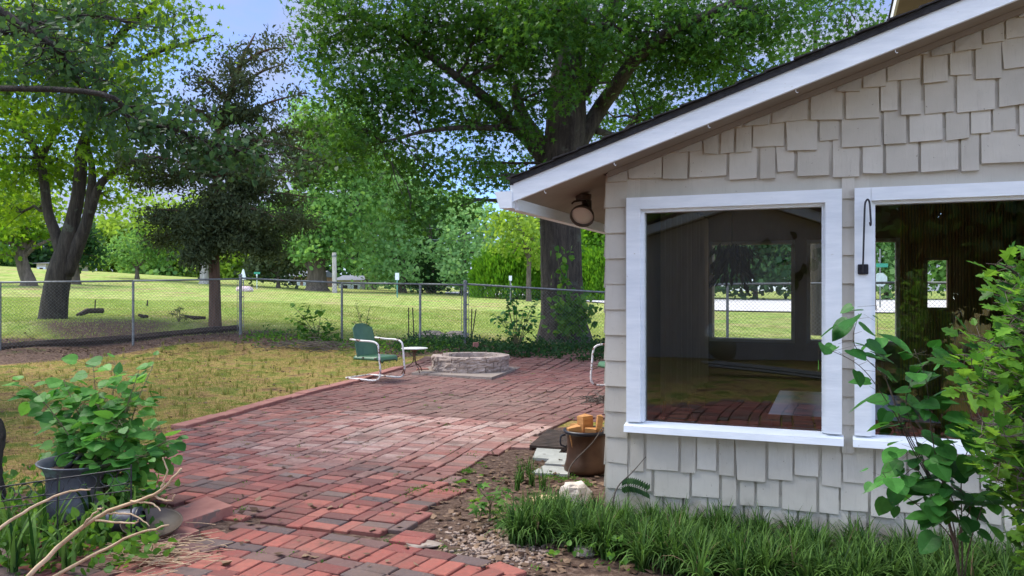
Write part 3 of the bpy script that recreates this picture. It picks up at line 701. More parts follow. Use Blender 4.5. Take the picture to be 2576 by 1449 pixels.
mb.hexa([H(g0+.03, -OH-.03, gz), H(g1, -OH-.03, gz), H(g1, 3.1, gz), H(g0+.03, 3.1, gz), H(g0, -OH-.03, gz+.095), H(g1, -OH-.03, gz+.095), H(g1, 3.1, gz+.095), H(g0, 3.1, gz+.095)])
mb.hbox(-EV-.02, -EV, -OH+.02, 3.1, gz-.01, gz+.12)
mb.build('gutter', M['white'], house)
# little hooks screwed under the rake board
for a in (-.28, .12, .62, 1.05, 1.5):
    mb = MB(); c = H(a, -OH-.012, zs(a)-.02); mb.tube([c, c+Vector((0, 0, -.008)), c+Vector((.006, 0, -.016)), c+Vector((.012, 0, -.012))], .0018, 5); mb.build('light_hook', M['white'], house)
# main house rising behind
mh = thing('house', 'upper storey of the main house with a white eave above the sunroom roof', 'house', tuple(H(2.4, 3.4, 0)))
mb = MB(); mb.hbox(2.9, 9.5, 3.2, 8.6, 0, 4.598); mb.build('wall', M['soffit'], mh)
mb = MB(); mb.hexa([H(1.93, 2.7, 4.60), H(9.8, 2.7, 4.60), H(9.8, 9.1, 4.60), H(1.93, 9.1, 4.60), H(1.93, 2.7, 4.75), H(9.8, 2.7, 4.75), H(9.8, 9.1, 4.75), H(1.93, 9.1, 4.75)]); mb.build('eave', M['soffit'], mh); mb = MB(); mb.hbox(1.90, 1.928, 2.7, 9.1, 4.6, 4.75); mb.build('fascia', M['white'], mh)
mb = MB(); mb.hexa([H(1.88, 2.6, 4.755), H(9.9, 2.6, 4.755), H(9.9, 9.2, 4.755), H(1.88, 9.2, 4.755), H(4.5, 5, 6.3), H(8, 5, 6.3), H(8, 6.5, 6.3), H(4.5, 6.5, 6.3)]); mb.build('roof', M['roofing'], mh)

# ------------------------------------------------------------------ chain link fences
def fence(name, label, pts, posts, gate=None, big=(), group=None):
    """pts: (x, y, zbottom, ztop) corner by corner; posts: indices"""
    t = thing(name, label, 'fence', (pts[0][0], pts[0][1], pts[0][2]), group)
    for i in posts:
        x, y, z0, z1 = pts[i]; r_ = .037 if i in big else .026; mb = MB()
        mb.tube([(x, y, z0-.15), (x, y, z1+(.05 if i in big else -.01))], r_, 10)
        if i in big: mb.lathe((x, y, z1+.045), [(r_*1.15, 0), (r_*1.15, .025), (r_*.7, .05), (0, .06)], 10)
        if i in big:
            for zz in np.linspace(z0+.2, z1-.12, 4): mb.lathe((x, y, zz), [(r_*1.18, 0), (r_*1.18, .03)], 10); mb.box((x+.055, y-.01, zz+.015), (.05, .012, .02))
            mb.tube([(x+.075, y, z0+.08), (x+.075, y, z1-.04)], .006, 5); mb.tube([(x-.075, y, z0+.08), (x-.075, y, z1-.04)], .006, 5)
        mb.build('post', M['galv'], t, smooth=False)
    for p, q in zip(pts, pts[1:]):
        mb = MB(); mb.tube([(p[0], p[1], p[3]), (q[0], q[1], q[3])], .021, 8); mb.build('top_rail', M['galv'], t, smooth=True)
    mb = MB(); s = .0715
    for p, q in zip(pts, pts[1:]):
        A, B = Vector(p[:2]), Vector(q[:2]); L = (B-A).length; dr = (B-A)/L; n_ = int(L/s)
        zt = lambda u: p[3]+(q[3]-p[3])*u/L-.02
        zb = lambda u: p[2]+(q[2]-p[2])*u/L+.03
        Hh = max(zt(0)-zb(0), zt(L)-zb(L))
        for k_ in range(-int(Hh/s)-1, n_+int(Hh/s)+2):
            for sg in (1, -1):
                u0 = k_*s; seg = []
                # line u = u0 + sg*(z - zmid)
                zs_ = np.linspace(0, 1, 2)
                zA, zB = zb(min(max(u0, 0), L)), zt(min(max(u0, 0), L)); mid = (zA+zB)/2
                uA, uB = u0+sg*(zA-mid), u0+sg*(zB-mid); t0, t1 = 0.0, 1.0
                du = uB-uA
                if abs(du) < 1e-6: continue
                for bound in (0, L):
                    tt = (bound-uA)/du
                    if bound == 0:
                        if du > 0: t0 = max(t0, tt)
                        else: t1 = min(t1, tt)
                    else:
                        if du > 0: t1 = min(t1, tt)
                        else: t0 = max(t0, tt)
                if t1-t0 < .01: continue
                a_ = uA+du*t0; b_ = uA+du*t1; za = zA+(zB-zA)*t0; zb_ = zA+(zB-zA)*t1
                pa = A+dr*a_; pb = A+dr*b_; o_ = .003*sg
                mb.tube([(pa.x+o_*dr.y, pa.y-o_*dr.x, za), (pb.x+o_*dr.y, pb.y-o_*dr.x, zb_)], .0021, 3, cap=False)
    mb.build('chain_link_mesh', M['wire'], t)
    return t
def fp(x, Y, ytop, zg=None):
    X = (x-1288)/2025*Y; return (X, Y, hz(X, Y) if zg is None else zg, CAMH+(731-ytop)/2025*Y)
A_ = [(-14.2, 14.5, .05, 1.55), fp(0, 16.4, 712), fp(335, 17.5, 708), fp(605, 18.5, 703)]
fence('chain_link_fence', 'grey chain link fence on the dirt bank in front of the two left trees', A_, [0, 1, 2], group=None)
B_ = [fp(605, 18.5, 701), fp(860, 17.8, 713), fp(1057, 16.9, 716, .0), fp(1170, 16.7, 718)]
fence('chain_link_fence', 'middle run of chain link fence behind the green chair and fire pit', B_, [0, 1, 2, 3], big=(0, 3))
C_ = [fp(1170, 16.7, 716), fp(1525, 16.0, 737), fp(1830, 14.9, 716), fp(2300, 13.4, 712), (12, 12.6, 0, 1.45)]
fence('chain_link_fence', 'right run of chain link fence in front of the huge tree trunk', C_, [1, 2, 3, 4])

SOILG = soil_.reshape(ny, nx)
def soil_at(X, Y):
    i = np.clip(np.searchsorted(ax, X), 0, nx-1); j = np.clip(np.searchsorted(ay, Y), 0, ny-1); return SOILG[j, i]
# ------------------------------------------------------------------ trees (photo measured; every crown has real depth)
STAR, RH, CARD, HEART, LOBED = T_star(), T_rhomb(), T_card(), T_heart(), T_lobed()
ROUND = T_heart(.50); NARROW = T_rhomb(.2)
def px(w_, Y): return w_/2/2025*Y          # radius in metres of something w_ px wide at depth Y
def blobs(rows, k, depth=1.4):
    o = []
    for r in rows:
        x, y, rx, ry, Y = r[:5]; kk = r[5] if len(r) > 5 else 1
        c = P(x, y, Y); a_, b_ = rx/2025*Y, ry/2025*Y; o.append((tuple(c), (a_, (a_+b_)/2*depth, b_), max(3, int(k*kk*rx*ry/10000))))
    return o
# the huge silver maple behind the fence
Y3 = 17.9
def L3(pts, ws, Y=None): return ([P(x, y, (q[0] if q else Y3)) for x, y, *q in pts], [px(w_, Y3) for w_ in ws])
bz = hz(P(1418, 880, Y3).x, Y3)
base = P(1418, 880, Y3); base.z = bz
limbs = [L3([(1420, 925), (1418, 865), (1415, 800), (1412, 700), (1409, 560), (1408, 440), (1424, 330), (1428, 230), (1436, 120), (1450, 0), (1455, -160), (1440, -340), (1450, -560)],
            [190, 148, 112, 104, 102, 100, 104, 92, 74, 62, 50, 34, 12]),
         L3([(1428, 400), (1475, 330), (1512, 270), (1545, 225, 17.2), (1590, 160, 16.6), (1655, 100, 16), (1760, 45, 15.4), (1900, -20, 15)], [50, 44, 40, 36, 31, 26, 18, 8]),
         L3([(1395, 430), (1350, 350), (1318, 300), (1300, 245), (1297, 205)], [40, 40, 33, 25, 12]),
         L3([(1390, 420), (1330, 350), (1280, 305, 17.4), (1225, 250, 17), (1130, 180, 16.4), (1010, 90, 16), (860, 20, 15.5)], [52, 40, 32, 25, 18, 12, 5]),
         L3([(1350, 345), (1290, 328, 17.2), (1200, 322, 16.6), (1080, 330, 16), (960, 360, 15.6)], [24, 18, 13, 9, 4]),
         L3([(1440, 260), (1490, 190), (1520, 90), (1570, -40), (1640, -220), (1720, -420)], [48, 44, 38, 32, 22, 8]),
         L3([(1425, 150), (1360, 70), (1260, -10), (1120, -110), (960, -220)], [44, 34, 26, 18, 6]),
         L3([(1440, 100), (1400, 0), (1330, -160), (1260, -340)], [40, 34, 24, 8]),
         L3([(1600, 155, 16.6), (1700, 130, 16.9), (1820, 150, 17.5), (1900, 190, 18)], [16, 12, 9, 4]),
         L3([(1500, 330), (1560, 340, 18.5), (1610, 290, 19.4), (1700, 235, 20)], [18, 15, 12, 5])]
rows3 = [(860, 50, 100, 60, 15.5), (980, 130, 110, 70, 16.5), (1090, 50, 110, 80, 16), (1210, 130, 110, 80, 17), (1270, 40, 110, 70, 16), (1040, 240, 100, 60, 16), (900, 210, 70, 50, 15.5, .8),
         (1170, 300, 110, 55, 17.2), (930, 330, 100, 60, 16), (1290, 220, 70, 60, 18.5, .8), (1345, 110, 80, 80, 15.2), (1400, 30, 90, 60, 15), (1370, 225, 60, 45, 15.6, .8), (1500, 60, 90, 70, 16.5), (1560, 190, 70, 70, 19),
         (1640, 60, 110, 70, 16), (1700, 170, 90, 70, 17.2), (1600, 290, 80, 60, 20), (1790, 90, 110, 80, 16), (1840, 190, 90, 50, 18, .9), (1940, 60, 100, 70, 16), (1060, 400, 110, 30, 16.5, .7), (1180, 415, 90, 35, 17.5, .8),
         (900, 410, 80, 50, 17, .5), (830, 300, 70, 50, 17, .5), (1280, 430, 60, 30, 18.5, .8), (1300, 470, 45, 18, 17, .8), (1210, 450, 60, 18, 16.5, .9), (1330, 330, 40, 40, 16.6, .8), (1470, 200, 40, 40, 16, .6), (1700, 300, 70, 40, 19), (1480, 300, 45, 50, 20, .7), (1350, 390, 40, 30, 19.5, .6), (800, 130, 70, 50, 16, .7), (1045, 545, 28, 45, 15.5, 1.5), (1160, 520, 60, 16, 16, 1.0),
         (1100, 470, 60, 25, 16.5, .7), (800, 420, 50, 50, 18, .3), (1000, 480, 60, 20, 17, .5), (1540, 120, 50, 50, 15.5, .8), (1870, 240, 60, 40, 19, .8), (1960, 170, 50, 40, 18, .7)]
top3 = [(1000, -90, 160, 80, 16, .4), (1250, -120, 170, 100, 17, .4), (1500, -140, 180, 100, 17, .4), (1750, -110, 170, 90, 16.5, .4), (1150, -300, 200, 120, 18, .35), (1450, -330, 220, 130, 18, .35), (1750, -300, 180, 120, 18, .35), (1350, -540, 220, 120, 18, .3), (1600, -520, 200, 110, 18, .3)]
tree('silver_maple', 'huge old maple with deeply furrowed trunk standing just behind the fence', base, limbs, blobs(rows3+top3, 72, 1.7), STAR, M['leaf_maple'], M['bark'], .128, 32, .23, furrow=.05, up=.9, twigs=.45, n_trunk=40, droop=.2)
# broken reddish stub is a limb of its own colour
bpy.data.objects['trunk']['label'] = 'thick grey furrowed trunk with a broken reddish limb'

# left multi-stem tree
YL = 20.0
def LL(pts, ws, Y0=YL): return ([P(x, y, (q[0] if q else Y0)) for x, y, *q in pts], [px(w_, Y0) for w_ in ws])
base = P(133, 805, YL); base.z = hz(base.x, YL)
limbs = [LL([(133, 822), (134, 800), (140, 745), (150, 690), (168, 620), (182, 560), (195, 500), (203, 430), (205, 380), (225, 320), (240, 240), (250, 120), (270, -40), (300, -250)], [84, 66, 60, 58, 44, 34, 31, 30, 28, 24, 22, 19, 14, 5]),
         LL([(150, 700), (158, 650), (140, 590), (122, 540), (112, 470), (100, 400), (60, 330), (20, 250), (-40, 120)], [46, 38, 27, 24, 22, 19, 16, 12, 5]),
         LL([(165, 690), (195, 620), (218, 560), (228, 500), (232, 430), (222, 360)], [40, 34, 27, 24, 17, 8]),
         LL([(222, 545), (250, 470), (290, 430), (330, 410, 19), (400, 395, 18.4)], [26, 20, 15, 10, 4]),
         LL([(240, 260), (260, 170), (330, 160), (400, 130), (470, 110, 19), (540, 90, 18)], [24, 18, 15, 12, 8, 4]),
         LL([(250, 150), (330, 60), (420, -10), (520, -60)], [20, 16, 12, 5]),
         LL([(100, 400), (150, 300), (170, 200), (100, 90), (0, 20)], [20, 16, 14, 12, 6])]
rowsL = [(40, 60, 90, 70, 21), (180, 40, 100, 70, 19), (330, 20, 90, 50, 20, .7), (80, 180, 100, 70, 19.5), (220, 170, 90, 70, 21), (30, 300, 90, 70, 20), (150, 300, 90, 60, 19), (280, 300, 80, 60, 20), (330, 200, 70, 50, 18.5, .9),
         (60, 430, 80, 60, 20), (170, 420, 70, 50, 21.5), (290, 400, 70, 40, 19.5), (20, 540, 60, 50, 21), (100, 530, 50, 40, 22, .8), (270, 500, 60, 35, 22), (340, 440, 60, 40, 22, .9), (440, 120, 60, 40, 18.5, .4), (360, 120, 60, 40, 20, .5), (420, 30, 70, 40, 19, .5), (510, 90, 50, 25, 18, .25),
         (-30, 150, 80, 90, 20, .7), (-40, 400, 80, 90, 20, .7), (100, -90, 200, 70, 20, .4), (350, -100, 150, 60, 20, .4), (200, -260, 200, 100, 20, .3)]
tree('shade_tree', 'leafy tree with several dark stems rising from one base behind the fence', base, limbs, blobs(rowsL, 95, 1.5), STAR, M['leaf_yellow'], M['bark'], .15, 22, .27, furrow=.025, up=.8, twigs=.4)

# dark cedar: long layered branches with flat sprays
YC = 19.8
base = P(541, 820, YC); base.z = hz(base.x, YC)
limbs = [LL([(541, 840), (541, 800), (540, 700), (538, 600), (548, 450), (555, 330), (580, 230), (610, 150), (640, 90)], [36, 31, 27, 24, 24, 20, 14, 9, 4], YC)]
rowsC = []
for (x0, y0, x1, y1, den) in ((545, 560, 350, 530, 1.2), (550, 520, 720, 560, 1.2), (552, 480, 390, 440, 1), (552, 440, 760, 440, 1), (555, 400, 430, 350, .8), (556, 380, 800, 330, 1), (560, 330, 450, 265, .35), (562, 320, 770, 235, .4), (575, 260, 490, 190, .25), (580, 240, 720, 160, .3), (600, 170, 720, 120, .25), (560, 350, 830, 400, .9),
                              (545, 590, 690, 620, 1.3), (545, 580, 400, 600, 1.3), (590, 210, 560, 150, .3), (548, 500, 800, 500, 1), (550, 450, 330, 390, .7), (545, 610, 480, 640, 1.3), (548, 540, 620, 600, 1.4), (548, 540, 470, 560, 1.4), (552, 420, 620, 400, 1.2), (552, 420, 500, 390, 1.1), (560, 300, 640, 280, 1), (570, 250, 620, 200, .4), (548, 610, 760, 560, 1.0), (560, 480, 660, 470, 1.3)):
    d_ = YC+rnd.uniform(-1.6, 1.6); limbs.append(LL([(x0, y0), ((x0+x1)/2, (y0+y1)/2-14, (YC+d_)/2), (x1, y1, d_)], [10, 7, 2], YC))
    for tt in (.22, .42, .62, .82, 1.0):
        if rnd.random() < .9: rowsC.append((x0+(x1-x0)*tt+rnd.uniform(-12, 12), y0+(y1-y0)*tt+rnd.uniform(-14, 16), 36*rnd.uniform(.6, 1.1), 15*rnd.uniform(.7, 1.3), YC+(d_-YC)*tt, 3.0*den))
rowsC += [(545, 580, 80, 30, YC, 2), (560, 500, 70, 45, YC, 2), (556, 410, 55, 40, YC, 2), (570, 300, 40, 40, YC, .9), (600, 200, 30, 40, YC, .8), (630, 130, 30, 24, YC, .7)]
tree('cedar', 'dark brownish cedar with a single straight bare trunk behind the fence corner', base, limbs, blobs(rowsC, 82, 1.8), NARROW, M['leaf_cedar'], M['bark_cedar'], .12, 36, .17, furrow=0, up=0, twigs=.7, twigr=.008, droop=.5)

# trees farther away, each on its own trunk
def far_tree(name, label, x, ybase, Y, tw, ytop_trunk, rows, leafm, size=.24, k=40, per=14, spread=.42, barkm='bark_far', lean=0, fork=True, group=None, tmpl=None, extra_limbs=()):
    b_ = P(x, ybase, Y); b_.z = hz(b_.x, Y); b_ = Vector(b_)
    p1 = P(x+lean, ytop_trunk, Y); top = P(rows[0][0], rows[0][1], rows[0][4]); r_ = px(tw, Y)
    limbs = [([b_-Vector((0, 0, .2)), b_+Vector((0, 0, .25)), b_.lerp(p1, .5), p1, p1.lerp(top, .5), top], [r_*1.7, r_*1.15, r_, r_*.9, r_*.55, r_*.2])]
    if fork:
        for r in rows[1:5]:
            q = P(r[0], r[1], r[4]); limbs.append(([p1.lerp(b_, .12), p1.lerp(q, .4)+Vector((0, 0, .3)), q], [r_*.6, r_*.4, r_*.12]))
    for pts, ws in extra_limbs: limbs.append(([P(a_, c_, Y) for a_, c_ in pts], [px(w_, Y) for w_ in ws]))
    return tree(name, label, b_, limbs, blobs(rows, k*3.4, 1.2), tmpl or CARD, M[leafm], M[barkm], size*1.15, per, spread, group=group, twigs=.15, twigr=.02, up=.5, shell=.55)
g_far = 'trees across the field'
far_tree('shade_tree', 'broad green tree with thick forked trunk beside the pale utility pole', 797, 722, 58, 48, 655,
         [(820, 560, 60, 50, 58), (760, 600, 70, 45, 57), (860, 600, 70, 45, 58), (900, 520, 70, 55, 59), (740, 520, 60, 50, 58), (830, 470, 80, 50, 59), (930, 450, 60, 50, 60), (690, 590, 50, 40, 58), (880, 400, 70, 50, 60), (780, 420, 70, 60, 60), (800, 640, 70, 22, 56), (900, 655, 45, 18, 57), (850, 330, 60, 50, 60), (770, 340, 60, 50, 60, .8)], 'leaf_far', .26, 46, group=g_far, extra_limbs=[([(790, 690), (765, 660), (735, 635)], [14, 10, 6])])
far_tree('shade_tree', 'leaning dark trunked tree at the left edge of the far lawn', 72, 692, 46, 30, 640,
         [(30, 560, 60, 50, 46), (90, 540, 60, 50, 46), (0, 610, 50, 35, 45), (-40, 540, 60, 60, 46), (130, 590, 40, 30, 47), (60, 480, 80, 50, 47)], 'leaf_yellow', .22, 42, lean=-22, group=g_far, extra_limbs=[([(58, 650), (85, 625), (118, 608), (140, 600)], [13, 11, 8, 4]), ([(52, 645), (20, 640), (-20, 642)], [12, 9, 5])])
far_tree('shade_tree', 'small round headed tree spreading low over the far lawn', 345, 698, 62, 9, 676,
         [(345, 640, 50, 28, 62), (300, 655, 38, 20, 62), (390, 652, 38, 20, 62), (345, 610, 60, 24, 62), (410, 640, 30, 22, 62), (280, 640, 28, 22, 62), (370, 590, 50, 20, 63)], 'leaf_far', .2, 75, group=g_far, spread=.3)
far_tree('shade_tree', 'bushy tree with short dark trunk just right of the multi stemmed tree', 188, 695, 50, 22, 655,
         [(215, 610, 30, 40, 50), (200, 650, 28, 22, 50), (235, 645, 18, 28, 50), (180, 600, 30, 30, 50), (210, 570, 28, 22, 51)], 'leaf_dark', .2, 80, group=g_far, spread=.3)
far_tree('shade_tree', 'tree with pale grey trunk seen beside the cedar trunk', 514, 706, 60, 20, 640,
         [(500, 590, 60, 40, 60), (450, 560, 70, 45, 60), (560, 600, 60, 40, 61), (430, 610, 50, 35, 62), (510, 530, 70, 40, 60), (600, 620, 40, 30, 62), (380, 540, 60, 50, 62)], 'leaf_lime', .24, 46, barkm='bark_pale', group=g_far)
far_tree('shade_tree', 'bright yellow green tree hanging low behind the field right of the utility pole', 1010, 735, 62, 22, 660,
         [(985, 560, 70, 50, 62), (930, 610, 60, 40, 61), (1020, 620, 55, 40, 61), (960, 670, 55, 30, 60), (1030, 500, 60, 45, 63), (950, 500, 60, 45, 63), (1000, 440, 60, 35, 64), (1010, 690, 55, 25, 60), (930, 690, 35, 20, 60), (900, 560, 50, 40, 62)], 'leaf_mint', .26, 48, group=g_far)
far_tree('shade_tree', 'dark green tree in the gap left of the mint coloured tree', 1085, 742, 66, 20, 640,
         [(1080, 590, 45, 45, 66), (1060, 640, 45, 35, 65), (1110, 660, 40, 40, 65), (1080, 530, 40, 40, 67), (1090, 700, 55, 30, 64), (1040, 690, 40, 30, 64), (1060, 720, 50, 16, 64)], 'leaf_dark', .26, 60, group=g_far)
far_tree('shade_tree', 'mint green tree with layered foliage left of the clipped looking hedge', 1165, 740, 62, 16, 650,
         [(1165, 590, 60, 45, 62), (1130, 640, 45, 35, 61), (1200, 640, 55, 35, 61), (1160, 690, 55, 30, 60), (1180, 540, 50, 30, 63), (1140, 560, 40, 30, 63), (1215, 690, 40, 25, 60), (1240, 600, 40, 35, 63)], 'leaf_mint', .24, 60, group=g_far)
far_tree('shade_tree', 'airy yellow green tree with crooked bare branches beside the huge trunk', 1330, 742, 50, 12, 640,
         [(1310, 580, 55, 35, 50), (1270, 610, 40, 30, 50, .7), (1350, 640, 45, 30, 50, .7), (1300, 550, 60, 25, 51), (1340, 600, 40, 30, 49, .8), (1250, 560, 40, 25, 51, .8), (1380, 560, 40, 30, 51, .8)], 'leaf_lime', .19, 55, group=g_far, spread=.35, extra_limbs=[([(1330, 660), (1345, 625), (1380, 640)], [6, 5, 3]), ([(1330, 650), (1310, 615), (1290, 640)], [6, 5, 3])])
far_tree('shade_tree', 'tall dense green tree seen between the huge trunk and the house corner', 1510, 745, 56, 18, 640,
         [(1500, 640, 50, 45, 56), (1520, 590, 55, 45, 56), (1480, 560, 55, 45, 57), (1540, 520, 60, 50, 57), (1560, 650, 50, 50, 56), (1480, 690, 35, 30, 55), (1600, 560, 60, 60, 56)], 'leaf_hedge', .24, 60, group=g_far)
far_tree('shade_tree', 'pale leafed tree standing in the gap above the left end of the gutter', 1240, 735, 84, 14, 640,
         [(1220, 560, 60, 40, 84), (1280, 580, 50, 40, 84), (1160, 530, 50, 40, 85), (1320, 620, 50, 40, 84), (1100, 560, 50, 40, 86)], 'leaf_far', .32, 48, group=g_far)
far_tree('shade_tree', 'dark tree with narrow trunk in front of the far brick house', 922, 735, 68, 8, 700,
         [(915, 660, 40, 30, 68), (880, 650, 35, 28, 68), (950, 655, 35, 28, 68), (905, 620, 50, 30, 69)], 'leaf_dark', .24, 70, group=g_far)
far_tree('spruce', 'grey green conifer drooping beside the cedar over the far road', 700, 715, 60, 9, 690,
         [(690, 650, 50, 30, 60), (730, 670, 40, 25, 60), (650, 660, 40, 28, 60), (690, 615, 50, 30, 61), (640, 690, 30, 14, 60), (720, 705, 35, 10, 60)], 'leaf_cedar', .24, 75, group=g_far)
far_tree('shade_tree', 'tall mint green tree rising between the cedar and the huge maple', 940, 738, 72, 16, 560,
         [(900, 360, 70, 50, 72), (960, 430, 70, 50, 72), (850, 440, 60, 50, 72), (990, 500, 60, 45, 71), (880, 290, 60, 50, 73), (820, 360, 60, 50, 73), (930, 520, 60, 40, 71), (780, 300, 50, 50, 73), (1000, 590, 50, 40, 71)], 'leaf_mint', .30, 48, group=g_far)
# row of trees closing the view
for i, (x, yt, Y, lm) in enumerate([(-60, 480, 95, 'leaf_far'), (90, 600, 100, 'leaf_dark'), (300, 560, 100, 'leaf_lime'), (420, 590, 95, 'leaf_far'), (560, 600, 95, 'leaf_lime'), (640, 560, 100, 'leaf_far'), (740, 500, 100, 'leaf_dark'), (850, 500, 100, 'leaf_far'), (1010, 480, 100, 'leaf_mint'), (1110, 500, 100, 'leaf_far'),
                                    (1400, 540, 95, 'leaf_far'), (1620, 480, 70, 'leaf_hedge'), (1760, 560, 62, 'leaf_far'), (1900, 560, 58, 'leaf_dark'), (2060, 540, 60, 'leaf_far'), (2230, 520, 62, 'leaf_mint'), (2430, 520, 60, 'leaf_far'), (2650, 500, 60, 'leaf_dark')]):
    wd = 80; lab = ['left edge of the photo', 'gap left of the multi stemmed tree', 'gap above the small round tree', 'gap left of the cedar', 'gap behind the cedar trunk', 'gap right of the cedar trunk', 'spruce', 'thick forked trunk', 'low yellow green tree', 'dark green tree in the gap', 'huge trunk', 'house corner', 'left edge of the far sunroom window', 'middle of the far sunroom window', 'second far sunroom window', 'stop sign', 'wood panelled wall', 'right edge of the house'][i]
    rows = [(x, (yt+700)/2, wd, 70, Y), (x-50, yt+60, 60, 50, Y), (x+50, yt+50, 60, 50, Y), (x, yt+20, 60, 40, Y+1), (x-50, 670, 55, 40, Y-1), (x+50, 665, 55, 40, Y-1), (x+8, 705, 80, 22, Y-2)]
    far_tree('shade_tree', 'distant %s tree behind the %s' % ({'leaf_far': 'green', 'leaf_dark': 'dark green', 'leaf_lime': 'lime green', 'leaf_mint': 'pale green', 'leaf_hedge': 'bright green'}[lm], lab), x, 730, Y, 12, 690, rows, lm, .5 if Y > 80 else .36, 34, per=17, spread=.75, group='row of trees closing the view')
# arborvitae mass: upright sprays on a dome
def conifer_dome(name, label, x, y0, y1, rx, Y, mat, n_=5200, group=None):
    c = P(x, y1, Y); zb = hz(c.x, Y); top = P(x, y0, Y).z; A = rx/2025*Y; Hh = top-zb
    t = thing(name, label, 'shrub', (c.x, Y, zb), group)
    th = rng.uniform(0, 2*math.pi, n_); ph = rng.random(n_)**.7; lump = 1+.09*np.sin(th*7+ph*9)+.07*np.sin(th*13-ph*17)
    r_ = A*np.cos(ph*math.pi/2)**.65*lump; z_ = zb+Hh*np.sin(ph*math.pi/2)*lump
    C = np.c_[c.x+r_*np.cos(th), Y+r_*np.sin(th)*.8, z_]; C, D, N, sz, v = clump_leaves(C, 7, .14, .30, flat=1.4, up=0)
    D = np.c_[(C[:, 0]-c.x)/A*.5, (C[:, 1]-Y)/A*.5, np.full(len(C), 1.2)]+rng.normal(size=(len(C), 3))*.25
    leaves('crown', C, D, N, sz, NARROW, mat, t, v); mb = MB(); mb.tube([(c.x, Y, zb-.2), (c.x, Y, zb+Hh*.7)], [.12, .04], 7); mb.build('trunk', M['bark_far'], t)
conifer_dome('arborvitae', 'rounded bright green arborvitae mound left of the huge trunk, its outline sloping down left', 1300, 640, 742, 110, 56, M['leaf_hedge'])
conifer_dome('arborvitae', 'bright green arborvitae mound mostly behind the huge trunk', 1420, 660, 745, 90, 55, M['leaf_hedge'])
conifer_dome('arborvitae', 'bright green arborvitae mound touching the house corner', 1520, 655, 747, 80, 54, M['leaf_hedge'])
# trees over the roof
far_tree('shade_tree', 'tree with dark upright trunk showing above the sunroom roof', 2055, 700, 22, 30, 300,
         [(2050, 60, 60, 50, 22), (2000, 130, 70, 40, 22), (2110, 120, 60, 50, 22), (1970, 220, 80, 30, 22), (2080, 190, 70, 30, 22), (2160, 40, 60, 50, 21), (2140, 170, 50, 30, 21), (2000, -20, 80, 50, 22), (2120, -30, 90, 50, 22), (1900, 250, 60, 25, 23), (2190, 110, 40, 50, 21)], 'leaf_maple', .13, 20, per=12, spread=.24, barkm='bark', tmpl=STAR)
# hanging branches of a tree that stands left of the frame
bl = thing('shade_tree', 'near tree outside the left edge whose grey green branch hangs across the upper left', 'tree', (-6.6, 7.2, hz(-6.6, 7.2)))
mb = MB(); trunk = [Vector((-6.6, 7.2, -.1)), Vector((-6.5, 7.2, 1.5)), Vector((-6.4, 7.3, 3.2)), Vector((-6.6, 7.2, 5.5)), Vector((-6.2, 7, 8))]; mb.tube(curve(trunk, 5), lerpr([.26, .2, .17, .13, .05], 21), 12)
CN = []
def hang(pts, Y, r0, n_, sp):
    pc = curve([trunk[2]]+[P(x, y, Y+dy) for x, y, dy in pts], 7); mb.tube(pc, lerpr([r0, r0*.2], len(pc)), 6)
    for k_ in range(n_):
        i = rnd.randint(len(pc)//3, len(pc)-1); q = pc[i]+Vector((rnd.gauss(0, sp), rnd.gauss(0, sp), rnd.gauss(-.04, sp*.55)))
        mb.tube(wiggle(pc[max(0, i-2)], q, 3, .05, .03), lerpr([.007, .003], 4), 4, cap=False); CN.append(tuple(q))
hang([(-100, 20, 0), (60, 70, 0), (150, 130, 0), (190, 200, .2), (260, 250, .3), (380, 290, .3)], 7, .05, 70, .26)
hang([(200, 230, 0), (330, 300, .2), (450, 330, .2), (560, 370, .3), (690, 400, .4)], 6.6, .03, 62, .15)
hang([(-60, 100, 0), (100, 60, .4), (240, 40, .6), (330, 60, .8)], 7.4, .04, 50, .28)
mb.build('trunk', M['bark'], bl, smooth=True)
C, D, N, sz, v = clump_leaves(CN, 17, .13, .066, up=.8, droop=.5); leaves('crown', C, D, N, sz, T_heart(.30), M['leaf_grey'], bl, v)
# trees and a shed behind the camera, seen only as reflections in the panes
def back_tree(x, y, label, mat):
    z = hz(x, y); C0 = [((x+rnd.uniform(-2.5, 2.5), y+rnd.uniform(-1.5, 1.5), rnd.uniform(1.6, 7.5)), (1.9, 1.6, 1.3), 70) for _ in range(11)]
    tree('shade_tree', label, (x, y, z), [([(x, y, z-.2), (x, y, 1.5), (x+.2, y, 3.5), (x, y, 6.5)], [.35, .26, .2, .08])], C0, CARD, M[mat], M['bark_far'], .26, 14, .34, twigs=.2)
for a_, b_, lb, lm in ((2.6, -14, 'dark tree mirrored at the left of the right pane', 'leaf_dark'), (4.4, -13.2, 'green tree mirrored in the middle of the right pane', 'leaf_maple'), (6.6, -14.5, 'dark tree mirrored at the right end of the right pane', 'leaf_dark'), (-3.8, -16, 'green tree mirrored above the shed roof', 'leaf_far')):
    p = H(a_, b_, 0); back_tree(p.x, p.y, lb, lm)

